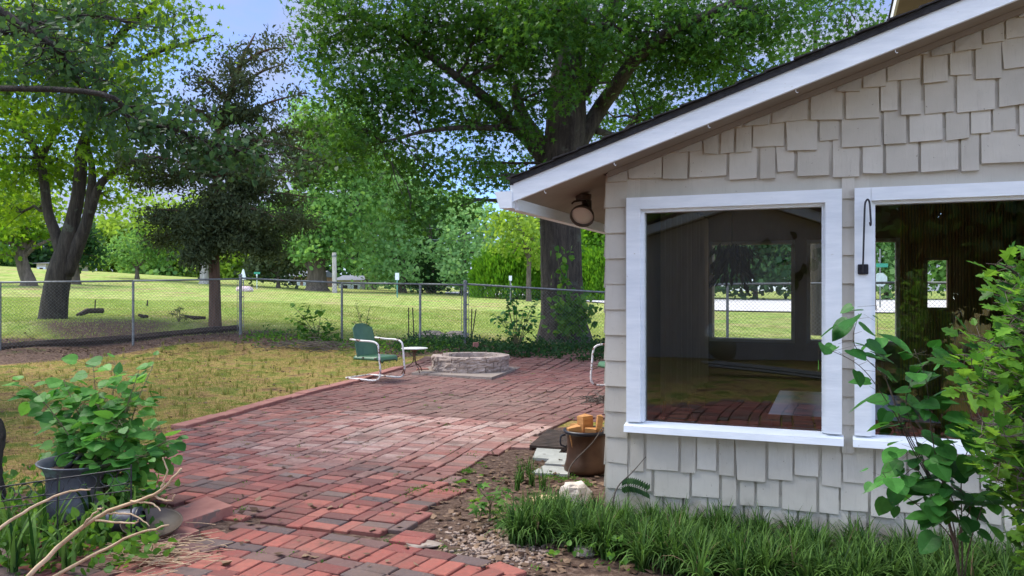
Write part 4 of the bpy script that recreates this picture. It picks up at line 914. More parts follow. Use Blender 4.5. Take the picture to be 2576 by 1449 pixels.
# shade trees outside the left edge
def side_tree(x, y, label, hh=9.0, r_=.22):
    z = hz(x, y); C0 = []
    for k_ in range(13):
        a_ = rnd.uniform(0, 6.3); q = rnd.uniform(.3, 3.4); cx, cy = x+math.cos(a_)*q, y+math.sin(a_)*q
        lim = -.636*cy-1.9 if cy > 2 else -3.4
        C0.append(((min(cx, lim), cy, rnd.uniform(3.6, hh)), (1.7, 1.7, 1.2), 60))
    tree('shade_tree', label, (x, y, z), [([(x, y, z-.2), (x, y, 1.5), (x+.2, y, 3.5), (x, y, hh-1.5)], [r_*1.4, r_, r_*.8, .05])], C0, CARD, M['leaf_maple'], M['bark'], .26, 18, .42, twigs=.15)
side_tree(-11.5, 10.5, 'shade tree standing out of frame left of the first fence post')
side_tree(-8.5, -1.5, 'shade tree standing out of frame behind the camera to the left', 10)
# ------------------------------------------------------------------ furniture on the patio
def Rz(d): return Matrix.Rotation(R(d), 3, 'Z')
def chair(name, label, loc, yaw, group='green metal patio chairs'):
    t = thing(name, label, 'chair', loc, group); L = Vector(loc); q = Rz(yaw); W = lambda x, y, z: L+q @ Vector((x, y, z))
    # backrest: gently cupped panel with rolled edge
    def panel(nu, nv, fn, th):
        V = []; F = []
        for s_ in (0, 1):
            for i in range(nu+1):
                for j in range(nv+1):
                    p, n_ = fn(i/nu, j/nv); V.append(W(*(Vector(p)-Vector(n_)*th*s_)))
        K = (nu+1)*(nv+1); id_ = lambda s_, i, j: s_*K+i*(nv+1)+j
        for i in range(nu):
            for j in range(nv):
                F.append((id_(0, i, j), id_(0, i, j+1), id_(0, i+1, j+1), id_(0, i+1, j))); F.append((id_(1, i, j), id_(1, i+1, j), id_(1, i+1, j+1), id_(1, i, j+1)))
        for i in range(nu):
            F.append((id_(0, i, 0), id_(0, i+1, 0), id_(1, i+1, 0), id_(1, i, 0))); F.append((id_(0, i, nv), id_(1, i, nv), id_(1, i+1, nv), id_(0, i+1, nv)))
        for j in range(nv):
            F.append((id_(0, 0, j), id_(1, 0, j), id_(1, 0, j+1), id_(0, 0, j+1))); F.append((id_(0, nu, j), id_(0, nu, j+1), id_(1, nu, j+1), id_(1, nu, j)))
        mb = MB(); mb.add(V, F); return mb
    def back(u, v):      # u up, v across
        y = (v-.5); w_ = .47*(1-.10*u)*(1 if u < .86 else math.sqrt(max(.05, 1-((u-.86)/.145)**2*.55))); edge = abs(y)*2
        x = -.20-.13*u+.05*edge**2; z = .34+.50*u-(.03*edge**4 if u > .9 else 0)
        return (x, y*w_, z), (1, 0, .2)
    panel(26, 14, back, .012).build('backrest', M['green_paint'], t, smooth=True)
    def seat(u, v):
        y = v-.5; x = -.22+.50*u; edge = abs(y)*2; w_ = .50*(1 if u < .85 else 1-.35*((u-.85)/.15)**2)
        z = .365-.012*math.sin(math.pi*u)*(1-edge**2)-(.045*((u-.88)/.12)**2 if u > .88 else 0)-.03*max(0, edge-.85)/.15
        return (x, y*w_, z), (0, 0, 1)
    panel(16, 12, seat, .03).build('seat', M['green_paint'], t, smooth=True)
    for s_ in (-1, 1):
        y = .275*s_; mb = MB()
        pts = [(-.30, y*.25, .022), (-.36, y*.6, .022), (-.36, y*.85, .022), (-.31, y, .022), (0, y, .018), (.22, y, .018), (.31, y, .05), (.335, y, .14), (.32, y, .32), (.30, y, .50), (.26, y, .565), (.16, y, .59), (-.05, y, .595), (-.26, y, .61)]
        pts[0] = (-.36, 0, .022)
        mb.tube([W(*p) for p in curve(pts, 6)], .0145, 10); mb.build('arm_frame', M['white_tube'], t, smooth=True)
    mb = MB(); mb.tube([W(-.02, -.275, .34), W(-.02, .275, .34)], .010, 8); mb.tube([W(.22, -.275, .335), W(.22, .275, .335)], .010, 8); mb.build('seat_support', M['rust'], t)
    return t
g = G(945, 960); chair('patio_chair', 'green metal chair with chipped white tube arms facing the fire pit', (g.x, g.y, .03), -32)
g = G(1545, 985); chair('patio_chair', 'green seated metal chair half hidden behind the house corner', (1.50, 11.1, .025), 195)

g = G(1043, 944); t = thing('side_table', 'small round white topped table on curved rusty legs beside the green chair', 'table', (g.x, g.y, .02))
mb = MB(); mb.lathe((g.x, g.y, .42), [(0, 0), (.20, 0), (.215, .006), (.215, .016), (.20, .02), (0, .02)], 28); mb.build('table_top', M['top_paint'], t)
mb = MB(); mb.lathe((g.x, g.y, .36), [(.03, 0), (.03, .02), (.10, .06)], 12); mb.build('bracket', M['rust'], t)
for an in (-60, 60, 180):
    mb = MB(); d_ = Rz(an) @ Vector((1, 0, 0)); c = Vector((g.x, g.y, 0)); mb.tube(curve([c+d_*.03+Vector((0, 0, .41)), c+d_*.015+Vector((0, 0, .28)), c+d_*.05+Vector((0, 0, .18)), c+d_*.16+Vector((0, 0, .11)), c+d_*.215+Vector((0, 0, .005))], 6), .009, 8); mb.build('leg', M['rust'], t, smooth=True)

# fire pit on its slab
S4 = [G(1035, 946), G(1236, 958), G(1330, 924), G(1120, 915)]
V = [p+Vector((0, 0, .0)) for p in S4]; mb = MB(); mb.hexa([*(V), *(p+Vector((0, 0, .045)) for p in V)]); tag(mb.build('concrete_slab', M['slab'], loc=tuple(V[0])), 'flat square concrete slab under the block fire pit', 'slab')
C0 = Vector((-.70, 13.55, .047)); t = thing('fire_pit', 'round fire pit of stacked rough tan blocks on a slab', 'fire pit', tuple(C0))
rr = random.Random(3)
def pit_block(an, r_, z, w_, dp, h_, k_):
    mb = MB(); q = Rz(an); c = C0+q @ Vector((r_, 0, z+h_/2)); T_ = []
    ni, nj, nk = 1, 5, 3
    x0, x1, y0, y1, z0, z1 = -dp/2, dp/2, -w_/2, w_/2, -h_/2, h_/2
    L = []
    for j in range(nj+1):
        for k__ in range(nk+1):
            y = (y0+(y1-y0)*j/nj); z_ = z0+(z1-z0)*k__/nk; edge = (j in (0, nj)) or (k__ in (0, nk))
            L.append(Vector((x1+(rr.uniform(-.014, .012) if not edge else rr.uniform(-.012, 0)), y+(rr.uniform(-.003, .003)), z_)))
    Bk = [Vector((x0, y*.86, z_)) for y in (y0, y1) for z_ in (z0, z1)]
    V = [c+q @ p for p in L+Bk]; F = []; n1 = nk+1
    for j in range(nj):
        for k__ in range(nk): F.append((j*n1+k__, (j+1)*n1+k__, (j+1)*n1+k__+1, j*n1+k__+1))
    b0 = len(L)
    F.append(tuple([j*n1+nk for j in range(nj+1)]+[b0+3, b0+1])); F.append(tuple(reversed([j*n1 for j in range(nj+1)]+[b0+2, b0])))
    F.append(tuple([k__ for k__ in range(nk+1)]+[b0+1, b0])); F.append(tuple(reversed([nj*n1+k__ for k__ in range(nk+1)]+[b0+3, b0+2])))
    F.append((b0, b0+1, b0+3, b0+2)); mb.add(V, F); o = mb.build('block', M['block'], t)
for row in range(3):
    n_ = 14; r_ = .56-.012*row+(.02 if row == 2 else 0)
    for k_ in range(n_):
        an = 360/n_*k_+(180/n_ if row % 2 else 0)+rr.uniform(-1.5, 1.5)
        if row == 2 and k_ in (6,): continue
        w_ = 2*math.pi*(r_+.09)/n_-.012; pit_block(an, r_+rr.uniform(-.012, .012), row*.082, w_, .17, .078, k_)
mb = MB(); mb.lathe((C0.x, C0.y, C0.z+.005), [(0, .03), (.3, .04), (.46, .01)], 20); mb.build('ash', M['rock_grey'], t, smooth=True)

# loose bricks and stones behind the pit
def loose(name, label, cat, p, size, yaw, mat, tilt=0, group=None, ch=.01):
    mb = MB(); p = Vector(p); mb.box(p+Vector((0, 0, size[2]/2)), size, Rz(yaw) @ Matrix.Rotation(R(tilt), 3, 'Y'), ch=ch); return tag(mb.build(name, M[mat], loc=tuple(p)), label, cat, group)
def pz(x, y, z=0): p = ray(x, y); p.z = hz(p.x, p.y)+z; return p
loose('paving_brick', 'brick standing upright at the weedy edge behind the fire pit', 'brick', pz(1476, 888), (.1, .1, .2), 12, 'red_slab') if False else None
g = G(1476-0, 886) if False else G(1477, 889); loose('paving_brick', 'reddish brick standing upright among the weeds behind the fire pit', 'brick', (G(1158, 886).x+2.55-.0, 0, 0) if False else pz(1477-0, 885) if False else pz(1377*0+1476*0+1180*0+1197, 888), (.10, .08, .19), 15, 'red_slab')
loose('flat_stone', 'pale flat stone lying behind the left of the fire pit', 'stone', G(1168, 893), (.26, .18, .05), 20, 'slab')
loose('flat_stone', 'flat reddish slab tilted at the patio edge before the huge trunk', 'stone', G(1322, 886), (.30, .22, .05), 30, 'red_slab', 8)
loose('flat_stone', 'grey flat stone lying among leaves right behind the pit', 'stone', G(1215, 891), (.3, .2, .04), -15, 'slab')
loose('flat_stone', 'red paving brick lying at the left foot of the fire pit', 'brick', G(1063, 938), (.2, .12, .07), 10, 'red_slab')

# ------------------------------------------------------------------ pot of firewood, mat and pavers by the house corner
c = G(1474, 1190); c = Vector((c.x, c.y, .01)); t = thing('copper_pot', 'wide copper cauldron with dark rim full of split firewood at the house corner', 'pot', tuple(c))
prof = [(.0, .012), (.14, .0), (.163, .005), (.168, .03), (.150, .09), (.140, .17), (.142, .24), (.152, .285), (.165, .30), (.165, .312), (.152, .31), (.14, .29), (.13, .2), (.13, .1), (0, .06)]
mb = MB(); mb.lathe(c, prof, 36); mb.build('body', M['copper'], t, smooth=True)
mb = MB(); mb.lathe(c, [(.150, .285), (.170, .296), (.174, .308), (.168, .318), (.152, .316)], 36); mb.build('rim', M['black_metal'], t, smooth=True)
for s_ in (-1, 1):
    mb = MB(); q = Rz(10 if s_ > 0 else 190) @ Vector((.158, 0, 0)); mb.tube(curve([c+q+Vector((0, 0, .28)), c+q*1.22+Vector((0, 0, .27)), c+q*1.24+Vector((0, 0, .21)), c+q*1.0+Vector((0, 0, .19))], 5), .007, 6); mb.build('handle', M['black_metal'], t)
fw_ = [((-.075, -.04), (.10, .09, .26), 12, -12, 'split log with a sawn end at the left of the cauldron'), ((.02, -.07), (.085, .08, .25), -6, 4, 'square orange log at the front of the cauldron'), ((.0, .04), (.09, .10, .33), 30, -4, 'taller log at the back of the cauldron'),
       ((.085, -.03), (.04, .08, .34), 4, 6, 'thin upright board of firewood at the right of the cauldron'), ((-.08, .06), (.08, .08, .26), 50, 10, 'short log at the back left of the cauldron')]
for (ox, oy), sz_, yw, tl, lb in fw_:
    mb = MB(); z0 = .09; cc = c+Vector((ox, oy, z0+sz_[2]/2)); q = Rz(yw) @ Matrix.Rotation(R(tl), 3, 'Y')
    x, y, z = [s_/2 for s_ in sz_]
    V = [(-x, -y*.8, -z), (x*.9, -y, -z), (x, y*.9, -z), (-x*.8, y, -z), (-x, -y*.9, z), (x, -y, z*.97), (x*.9, y, z), (-x*.9, y*.8, z*.95)]
    mb.hexa([cc+q @ Vector(v_) for v_ in V]); tag(mb.build('firewood_log', M['firewood'], loc=tuple(cc)), lb, 'firewood', 'split logs in the cauldron')
# grate mat and three pavers
Q = [G(1332, 1134), G(1420, 1140), G(1455, 1098), G(1378, 1092)]; mb = MB()
for k_ in range(13):
    f0, f1 = k_/13, (k_+.72)/13; a_, b_, c_, d_ = Q[0].lerp(Q[3], f0), Q[1].lerp(Q[2], f0), Q[1].lerp(Q[2], f1), Q[0].lerp(Q[3], f1)
    mb.hexa([p+Vector((0, 0, .022)) for p in (a_, b_, c_, d_)]+[p+Vector((0, 0, .045)) for p in (a_, b_, c_, d_)])
for f0, f1 in ((0, .05), (.95, 1)):
    a_, b_, c_, d_ = Q[0].lerp(Q[1], f0), Q[0].lerp(Q[1], f1), Q[3].lerp(Q[2], f1), Q[3].lerp(Q[2], f0)
    mb.hexa([p+Vector((0, 0, .004)) for p in (a_, b_, c_, d_)]+[p+Vector((0, 0, .0215)) for p in (a_, b_, c_, d_)])
tag(mb.build('boot_mat', M['dark_timber'], loc=tuple(Q[0])), 'dark ribbed mat lying flat on the bricks behind the copper cauldron', 'mat')
def quad_slab(name, label, pts, th, mat, group):
    V = [G(*p) for p in pts]; mb = MB(); mb.hexa([p+Vector((0, 0, .002)) for p in V]+[p+Vector((0, 0, th)) for p in V]); tag(mb.build(name, M[mat], loc=tuple(V[0])), label, 'paver', group)
quad_slab('paver', 'pale square paver nearest the dark ribbed mat', [(1340, 1160), (1392, 1164), (1413, 1138), (1352, 1132)], .025, 'paver', 'pale pavers beside the cauldron')
quad_slab('paver', 'middle pale paver left of the copper cauldron', [(1370, 1176), (1436, 1180), (1440, 1150), (1398, 1148)], .028, 'paver', 'pale pavers beside the cauldron')
quad_slab('paver', 'front pale paver at the foot of the copper cauldron', [(1335, 1198), (1432, 1202), (1436, 1184), (1368, 1179)], .022, 'paver', 'pale pavers beside the cauldron')
# rod leaning from the pot and sticks
def stick(name, label, pts, r_, mat='twig', n=6, cat='stick', group=None):
    mb = MB(); mb.tube(curve(pts, 5) if len(pts) > 2 else pts, lerpr([r_, r_*.6], (len(pts)-1)*5+1 if len(pts) > 2 else 2), n); return tag(mb.build(name, M[mat], smooth=True, loc=tuple(Vector(pts[0]))), label, cat, group)
stick('stick', 'thin curved stick leaning across the front of the copper cauldron', [G(1428, 1205, .01), Vector((c.x-.12, c.y-.175, .10)), Vector((c.x+.03, c.y-.185, .26)), Vector((c.x+.10, c.y-.17, .36))], .006)
stick('stick', 'grey forked stick lying on the wood chips by the maple seedling', [G(1305, 1330, .01), G(1360, 1352, .03), G(1420, 1366, .02), G(1480, 1380, .01)], .009)
stick('stick', 'long grey stick lying on the soil at the bottom edge', [G(1640, 1420, .01), G(1720, 1432, .02), G(1800, 1440, .01), G(1900, 1462, .01)], .008)
# rocks
def rockthing(name, label, p, size, mat, seed, flat=.3, cat='rock', group=None, yaw=0):
    mb = MB(); mb.rock((p[0], p[1], p[2]+size[2]*.7), size, seed, flat=flat, amp=.16); return tag(mb.build(name, M[mat], loc=tuple(p)), label, cat, group)
rockthing('rock', 'rough off white rock standing beside the house corner', G(1446, 1268), (.10, .08, .085), 'rock_white', 4, .25)
rockthing('rock', 'low tan rock leaning against the off white rock', G(1378, 1275), (.12, .07, .04), 'rock_tan', 8, .2)
rockthing('rock', 'small tan rock half under the grassy leaves', G(1330, 1300), (.08, .06, .03), 'rock_white', 9, .3)
rockthing('rock', 'flat buff paver fragment at the end of the black edging bricks', G(1064, 1375), (.10, .06, .015), 'slab', 10, .6)
rockthing('rock', 'grey brown rock lying in the wood chips', G(1470, 1400), (.06, .05, .03), 'rock_grey', 12, .3)
# terracotta edging stone on the left
V = [G(400, 1330), G(470, 1352), G(587, 1312), G(500, 1278)]; mb = MB(); V = [G(420, 1318), G(452, 1345), G(586, 1300), G(520, 1275)]
mb.hexa([p+Vector((0, 0, .0)) for p in V]+[p+Vector((0, 0, .065)) for p in V]); tag(mb.build('red_step', M['red_slab'], loc=tuple(V[0])), 'thick red slab jutting onto the patio from the left bed', 'slab')
V = [G(330, 1400), G(380, 1420), G(500, 1352), G(440, 1335)]; mb = MB(); mb.hexa([p+Vector((0, 0, .0)) for p in V]+[p+Vector((0, 0, .04)) for p in V]); tag(mb.build('red_step', M['red_slab'], loc=tuple(V[0])), 'lower red slab partly under the fallen metal lantern', 'slab')

# ------------------------------------------------------------------ left foreground: metal pot, fallen lantern, wire edging, stump
c = G(186, 1296, .08); t = thing('metal_pot', 'tarnished pewter pot with flared rim in the left flower bed', 'pot', tuple(c))
prof = [(0, .01), (.15, 0), (.158, .02), (.150, .10), (.147, .18), (.152, .24), (.172, .285), (.198, .305), (.202, .312), (.19, .312), (.165, .29), (.142, .24), (.14, .1), (0, .05)]
q = Matrix.Rotation(R(4), 3, 'Y'); mb = MB(); mb.lathe(c, prof, 40, axis=Vector((.04, -.02, 1)).normalized()); mb.build('body', M['pewter'], t, smooth=True)
mb = MB(); mb.lathe(c+Vector((0, 0, .27)), [(0, .006), (.15, .0)], 20); mb.build('soil', M['mulch'], t)
stick('trowel_handle', 'black rubber handle sticking out of the pewter pot', [c+Vector((-.03, -.03, .27)), c+Vector((.045, .0, .345))], .017, 'black_metal', 10, 'handle')
mb = MB(); mb.tube(curve([c+Vector((-.09, -.05, .285)), c+Vector((-.06, -.04, .35)), c+Vector((0, -.02, .36)), c+Vector((.06, 0, .30))], 6), .003, 5); tag(mb.build('wire_loop', M['black_metal'], loc=tuple(c+Vector((-.09, -.05, .285)))), 'thin dark wire looped over the rim of the pewter pot', 'wire')
c = G(345, 1352, .03); t = thing('fallen_lantern', 'old metal lantern lying on its side beside the lower red slab', 'lantern', tuple(c))
axd = Vector((.25, -.45, .86)).normalized(); dd = Vector((1, .1, .05)).normalized()
mb = MB(); mb.lathe(c+Vector((.08, 0, .035)), [(0, .012), (.06, .008), (.12, .018), (.152, .05), (.158, .055), (.155, .045), (.12, .006), (0, -.006)], 30, axis=Vector((.12, -.22, .97)).normalized()); mb.build('shade', M['bronze'], t, smooth=True)
mb = MB(); mb.lathe(c+Vector((-.16, 0, .085)), [(0, 0), (.062, 0), (.068, .01), (.062, .02), (.058, .05), (.058, .13), (.066, .14), (.066, .155), (.04, .17), (0, .175)], 22, axis=dd); mb.build('body', M['pewter'], t, smooth=True)
mb = MB(); mb.lathe(c+Vector((.0, 0, .09)), [(.06, 0), (.075, .01), (.075, .02), (.05, .03)], 22, axis=dd); mb.build('collar', M['black_metal'], t, smooth=True)
# low wire garden edging (scalloped)
t = thing('garden_edging', 'low black wire edging with scroll loops in front of the pewter pot', 'fence', tuple(G(0, 1290, .0)))
z0, z1 = .26, .14
A0, A1 = P(-40, 1232, 4.1), P(330, 1180, 4.1)
for dz, r_ in ((0, .004), (-.075, .003), (-.11, .003)):
    mb = MB(); mb.tube([A0+Vector((0, 0, dz)), A1+Vector((0, 0, dz))], r_, 5); mb.build('rail', M['black_metal'], t)
mb = MB()
for k_ in range(9):
    p = A0.lerp(A1, (k_+.5)/9); mb.tube([p+Vector((math.cos(x_)*.033, 0, -.038+math.sin(x_)*.033)) for x_ in np.linspace(0, 2*math.pi, 13)], .0022, 4, cap=False)
mb.build('scroll_loops', M['black_metal'], t)
for k_ in (0, 4, 8):
    mb = MB(); p = A0.lerp(A1, k_/8); mb.tube([p+Vector((0, 0, .02)), Vector((p.x, p.y, 0))], .004, 5); mb.build('stake', M['black_metal'], t)
p = G(-15, 1330, .05); mb = MB(); mb.tube(curve([p+Vector((-.1, 0, -.15)), p+Vector((-.06, 0, .15)), p+Vector((-.05, 0, .35)), p+Vector((-.02, .02, .52)), p+Vector((-.03, .02, .6))], 6), lerpr([.13, .10, .075, .06, .045], 25), 14, fn=lambda k_, an: 1+.12*math.sin(5*an)+rnd.uniform(-.05, .05))
tag(mb.build('stump', M['bark'], loc=tuple(p)), 'weathered grey stump cut by the left edge of the photo', 'stump')

# ------------------------------------------------------------------ things at the fence and in the field
def rod(label, x, yt, Y, lean=0, r_=.012, h_=None, mat='dark_timber', group='dark garden stakes by the fence'):
    p = P(x, yt, Y); z0 = hz(p.x, Y); mb = MB(); mb.tube([(p.x+lean, Y, z0-.05), tuple(p)], r_, 6); tag(mb.build('garden_stake', M[mat], loc=(p.x+lean, Y, z0)), label, 'stake', group)
rod('left stake of the pair standing left of the second fence post from the tree', 1028, 775, 17.4)
rod('right stake of the pair standing left of the second fence post from the tree', 1038, 775, 17.3, .04)
rod('straight dark stake right of the thick fence post', 1187, 778, 17.1, -.02)
rod('slanting dark stake right of the thick fence post', 1198, 778, 17.1, -.12)
for i, (x, y, sx, sy, sz_, lb) in enumerate([(1085, 838, .32, .25, .12, 'dark mossy rock behind the fence left of the pair of posts'), (1120, 842, .26, .25, .09, 'dark low rock at the middle of the rubble behind the fence'), (1150, 838, .30, .25, .12, 'grey rock at the right of the rubble behind the fence'), (1062, 850, .22, .2, .08, 'small dark rock at the left end of the rubble')]):
    p = pz(x, y+12); rockthing('rock', lb, (p.x, p.y, p.z-.05), (sx, sy, sz_), 'rock_grey', 20+i, 0, group='rubble behind the fence')
# brush pile
t = thing('brush_pile', 'low pile of bare brown sticks heaped on the lawn before the fence', 'brush', tuple(pz(785, 885)))
mb = MB(); c = pz(785, 882)
for k_ in range(95):
    a_ = rnd.gauss(0, .5); q = c+Vector((rnd.gauss(0, .42), rnd.gauss(0, .2), rnd.uniform(.0, .16))); L_ = rnd.uniform(.25, .8); d_ = Vector((math.cos(a_), math.sin(a_), rnd.uniform(-.2, .25)))
    mb.tube(wiggle(q-d_*L_/2, q+d_*L_/2, 3, .08), lerpr([.008, .003], 4), 4)
mb.build('sticks', M['twig'], t)
c = pz(1500, 1018); t = thing('brush_pile', 'small heap of grey sticks beside the house wall behind the cauldron', 'brush', tuple(c)); mb = MB()
for k_ in range(45):
    a_ = rnd.uniform(0, 6.3); q = c+Vector((rnd.gauss(.05, .12), rnd.gauss(0, .15), rnd.uniform(.01, .12))); d_ = Vector((math.cos(a_), math.sin(a_), rnd.uniform(-.3, .4))); mb.tube(wiggle(q-d_*.15, q+d_*.15, 3, .1), lerpr([.006, .002], 4), 4)
mb.build('sticks', M['twig'], t)
# timber edge along the foot of the left fence, logs and little things
pts = [pz(x, y) for x, y in ((-30, 884), (150, 872), (335, 858), (480, 843), (598, 833))]
mb = MB(); mb.tube([p+Vector((0, 0, .05)) for p in curve(pts, 4)], .085, 6, fn=lambda k_, an: 1+rnd.uniform(-.15, .15)); tag(mb.build('timber_edge', M['dark_timber'], loc=tuple(pts[0])), 'long dark rotting timber lying along the foot of the left fence', 'timber')
p = pz(232, 792); t = thing('timber_log', 'dark squared log with an upright stake lying right of the multi stemmed tree', 'log', tuple(p))
a_, b_ = pz(195, 797)+Vector((0, 0, .02)), pz(256, 792)+Vector((0, 0, .10)); mb = MB(); mb.tube([a_, a_.lerp(b_, .4)+Vector((0, 0, .07)), b_], [.05, .08, .085], 6); mb.build('log', M['dark_timber'], t)
mb = MB(); q = a_.lerp(b_, .7); mb.tube([q, P(240, 755, q.y)], .016, 5); mb.build('stake', M['dark_timber'], t)
for (x, y, l, lb) in ((600*0+490, 806, .5, 'splintered dark log lying left of the cedar trunk'), (358, 803, .2, 'small dark chunk of wood on the lawn behind the first fence post')):
    q = pz(x, y); mb = MB(); mb.tube([q+Vector((-l/2, 0, .10)), q+Vector((0, 0, .05)), q+Vector((l/2, .1, .05))], [.03, .06, .04], 6); tag(mb.build('timber_log', M['dark_timber'], loc=tuple(q)), lb, 'log')
q = pz(370, 772); mb = MB(); mb.tube([q, q+Vector((0.02, 0, .22))], [.035, .02], 6); tag(mb.build('stub_post', M['dark_timber'], loc=tuple(q)), 'short dark stub standing alone in the field behind the first post', 'stub')
# signs
def sign(label, x, yt, yb, Y, w_, h_, mat, postm, cat='sign', extra=None, name='road_sign', thick=.02):
    p = P(x, yt, Y); z0 = hz(p.x, Y); t = thing(name, label, cat, (p.x, Y, z0)); mb = MB(); mb.tube([(p.x, Y+.03, z0-.1), (p.x, Y+.03, p.z)], .035, 6); mb.build('post', M[postm], t)
    mb = MB(); mb.box((p.x, Y, p.z-h_/2), (w_, thick, h_), ch=.004); mb.build('sign_plate', M[mat], t); 
    if extra: extra(t, p)
    return t
sign('narrow white sign on a thin green post at the edge of the field', 999, 688, 735, 48, .24, .42, 'sign_white', 'green_post')
sign('small blank white marker before the arborvitae mound', 1284, 695, 735, 46, .17, .28, 'sign_white', 'galv')
def blade(t, p):
    mb = MB(); mb.box((p.x+.02, 56-.02, p.z+.05), (.42, .02, .14)); mb.build('street_name_blade', M['sign_green'], t)
sign('green street name sign far off between the cedar and the spruce', 646, 690, 720, 56, .09, .16, 'sign_white', 'sign_back', extra=blade)
# white pennant on pole
p = P(612, 680, 50); z0 = hz(p.x, 50); t = thing('pennant', 'small white folded flag on a thin pole above the pink mound', 'flag', (p.x, 50, z0)); mb = MB(); mb.tube([(p.x, 50, z0), tuple(p)], .025, 6); mb.build('pole', M['galv'], t)
mb = MB(); mb.lathe((p.x, 50, p.z-.65), [(.0, 0), (.19, .05), (.14, .3), (.05, .65), (0, .7)], 10, sy=.4); mb.build('flag', M['sign_white'], t)
p = P(615, 716, 50); mb = MB(); mb.rock((p.x, 50, hz(p.x, 50)+.12), (.55, .35, .22), 31, flat=.1, amp=.07); tag(mb.build('boulder', M['pink'], loc=(p.x, 50, hz(p.x, 50))), 'smooth pale pink mound at the foot of the white pennant', 'rock')
p = P(842, 640, 54); z0 = hz(p.x, 54); t = thing('utility_pole', 'pale weathered utility pole beside the thick forked tree', 'pole', (p.x, 54, z0)); mb = MB(); mb.tube([(p.x, 54, z0-.2), (p.x-.03, 54, z0+2.7)], [.17, .14], 10); mb.build('pole', M['pole'], t)
mb = MB(); mb.lathe((p.x-.03, 54, z0+2.4), [(.16, 0), (.17, .02), (.17, .12), (.155, .14)], 10); mb.build('metal_band', M['galv'], t)
for i, (y0, y1, lb) in enumerate(((568, 572, 'uppermost'), (597, 597, 'middle'), (600, 610, 'lowest'))):
    a_, b_ = P(990, y0, 64), P(1400, y1, 64); pts = [a_.lerp(b_, s_)-Vector((0, 0, 1.1*math.sin(math.pi*s_)*.3)) for s_ in np.linspace(0, 1, 12)]; mb = MB(); mb.tube(pts, .011, 4); tag(mb.build('overhead_wire', M['sign_white'], loc=tuple(pts[0])), '%s pale overhead wire crossing before the far trees' % lb, 'wire')
# far houses
def far_house(label, x0, x1, ytop, yr, Y, wallm, wins):
    A0_, A1_ = P(x0, 720, Y), P(x1, 720, Y); z0 = hz(A0_.x, Y)-.6; zt = P(x0, ytop, Y).z; zr = P(x0, yr, Y).z; t = thing('house', label, 'house', (A0_.x, Y, z0)); mb = MB()
    mb.box(((A0_.x+A1_.x)/2, Y+4, (z0+zt)/2), (A1_.x-A0_.x, 8, zt-z0)); mb.build('wall', M[wallm], t)
    mb = MB(); a_, b_ = A0_.x-.4, A1_.x+.4; mb.add([(a_, Y-.5, zt), (b_, Y-.5, zt), (b_, Y+8.5, zt), (a_, Y+8.5, zt), (a_, Y+4, zr), (b_, Y+4, zr)], [(0, 1, 5, 4), (2, 3, 4, 5), (0, 4, 3), (1, 2, 5), (3, 2, 1, 0)]); mb.build('roof', M['far_roof'], t)
    for wx, ww, wh in wins:
        p = P(wx, ytop+8, Y-.04); mb = MB(); mb.box((p.x, Y-.03, zt-.35-wh/2), (ww, .06, wh)); f = mb.build('window', M['sign_white'], t); mb = MB(); mb.box((p.x, Y-.07, zt-.35-wh/2), (ww*.42, .03, wh*.75)); mb.build('pane', M['dark_int'], f)
far_house('distant tan brick house with blue grey roof left of the thick forked tree', 728, 790, 697, 680, 74, 'far_brick', [(740, 1.1, .9), (775, .9, .9)])
far_house('distant pale house seen right of the utility pole', 850, 905, 706, 692, 72, 'far_wall', [(868, 1.0, .8), (895, .8, .8)])
far_house('distant white shed at the far left behind the leaning tree', 92, 116, 664, 658, 80, 'far_wall', [(104, .8, .6)])

# ------------------------------------------------------------------ things on and under the roof
c = H(-.225, .30, ZR(-.225)); t = thing('flood_light', 'bronze flood light with round lens under the eave', 'lamp', tuple(c))
c = Vector(c); mb = MB(); mb.lathe(c+Vector((0, 0, -.035)), [(0, 0), (.045, 0), (.05, .015), (.05, .036)], 18); mb.build('bracket', M['bronze'], t)
mb = MB(); mb.tube([c+Vector((0, 0, -.03)), c+Vector((.01, -.01, -.07))], .016, 8); mb.tube([c+Vector((-.0, 0, -.035)), c+Vector((-.06, -.02, -.045)), c+Vector((-.075, -.02, -.06))], .007, 6); mb.box(c+Vector((.035, .0, -.07)), (.03, .03, .07), ch=.004); mb.build('arm', M['bronze'], t)
ad = Vector((-.25, -.75, -.62)).normalized(); c1 = c+Vector((.012, 0, -.075))
mb = MB(); mb.lathe(c1, [(0, -.01), (.028, 0), (.038, .03), (.055, .07), (.073, .095), (.077, .115), (.070, .118), (.064, .09)], 26, axis=ad); mb.build('shade', M['bronze'], t, smooth=True)
mb = MB(); mb.lathe(c1, [(0, .108), (.045, .106), (.066, .098)], 26, axis=ad); mb.build('lens', M['lens'], t, smooth=True)
# plant hook on the right window frame
t = thing('plant_hook', 'black iron shepherd hook screwed to the right window frame', 'hook', tuple(H(1.362, -.045, CAMH+.10)))
z = lambda y: CAMH+(731-y)/2025*4.14
mb = MB(); mb.box(H(1.366, -.049, z(679)), (.05, .008, .052), Matrix.Rotation(math.atan2(UY, UX), 3, 'Z'), ch=.003); mb.build('plate', M['black_metal'], t)
mb = MB(); hk = [(1.362, z(692), .056), (1.366, z(660), .062), (1.367, z(640), .07), (1.371, z(560), .075), (1.374, z(520), .075), (1.380, z(509), .075), (1.388, z(506), .075), (1.396, z(515), .075), (1.400, z(545), .075), (1.402, z(566), .075), (1.399, z(570), .082), (1.397, z(563), .088)]
mb.tube(curve([H(a_, -b_, z_) for a_, z_, b_ in hk], 5), .005, 8); mb.build('hook', M['black_metal'], t, smooth=True)
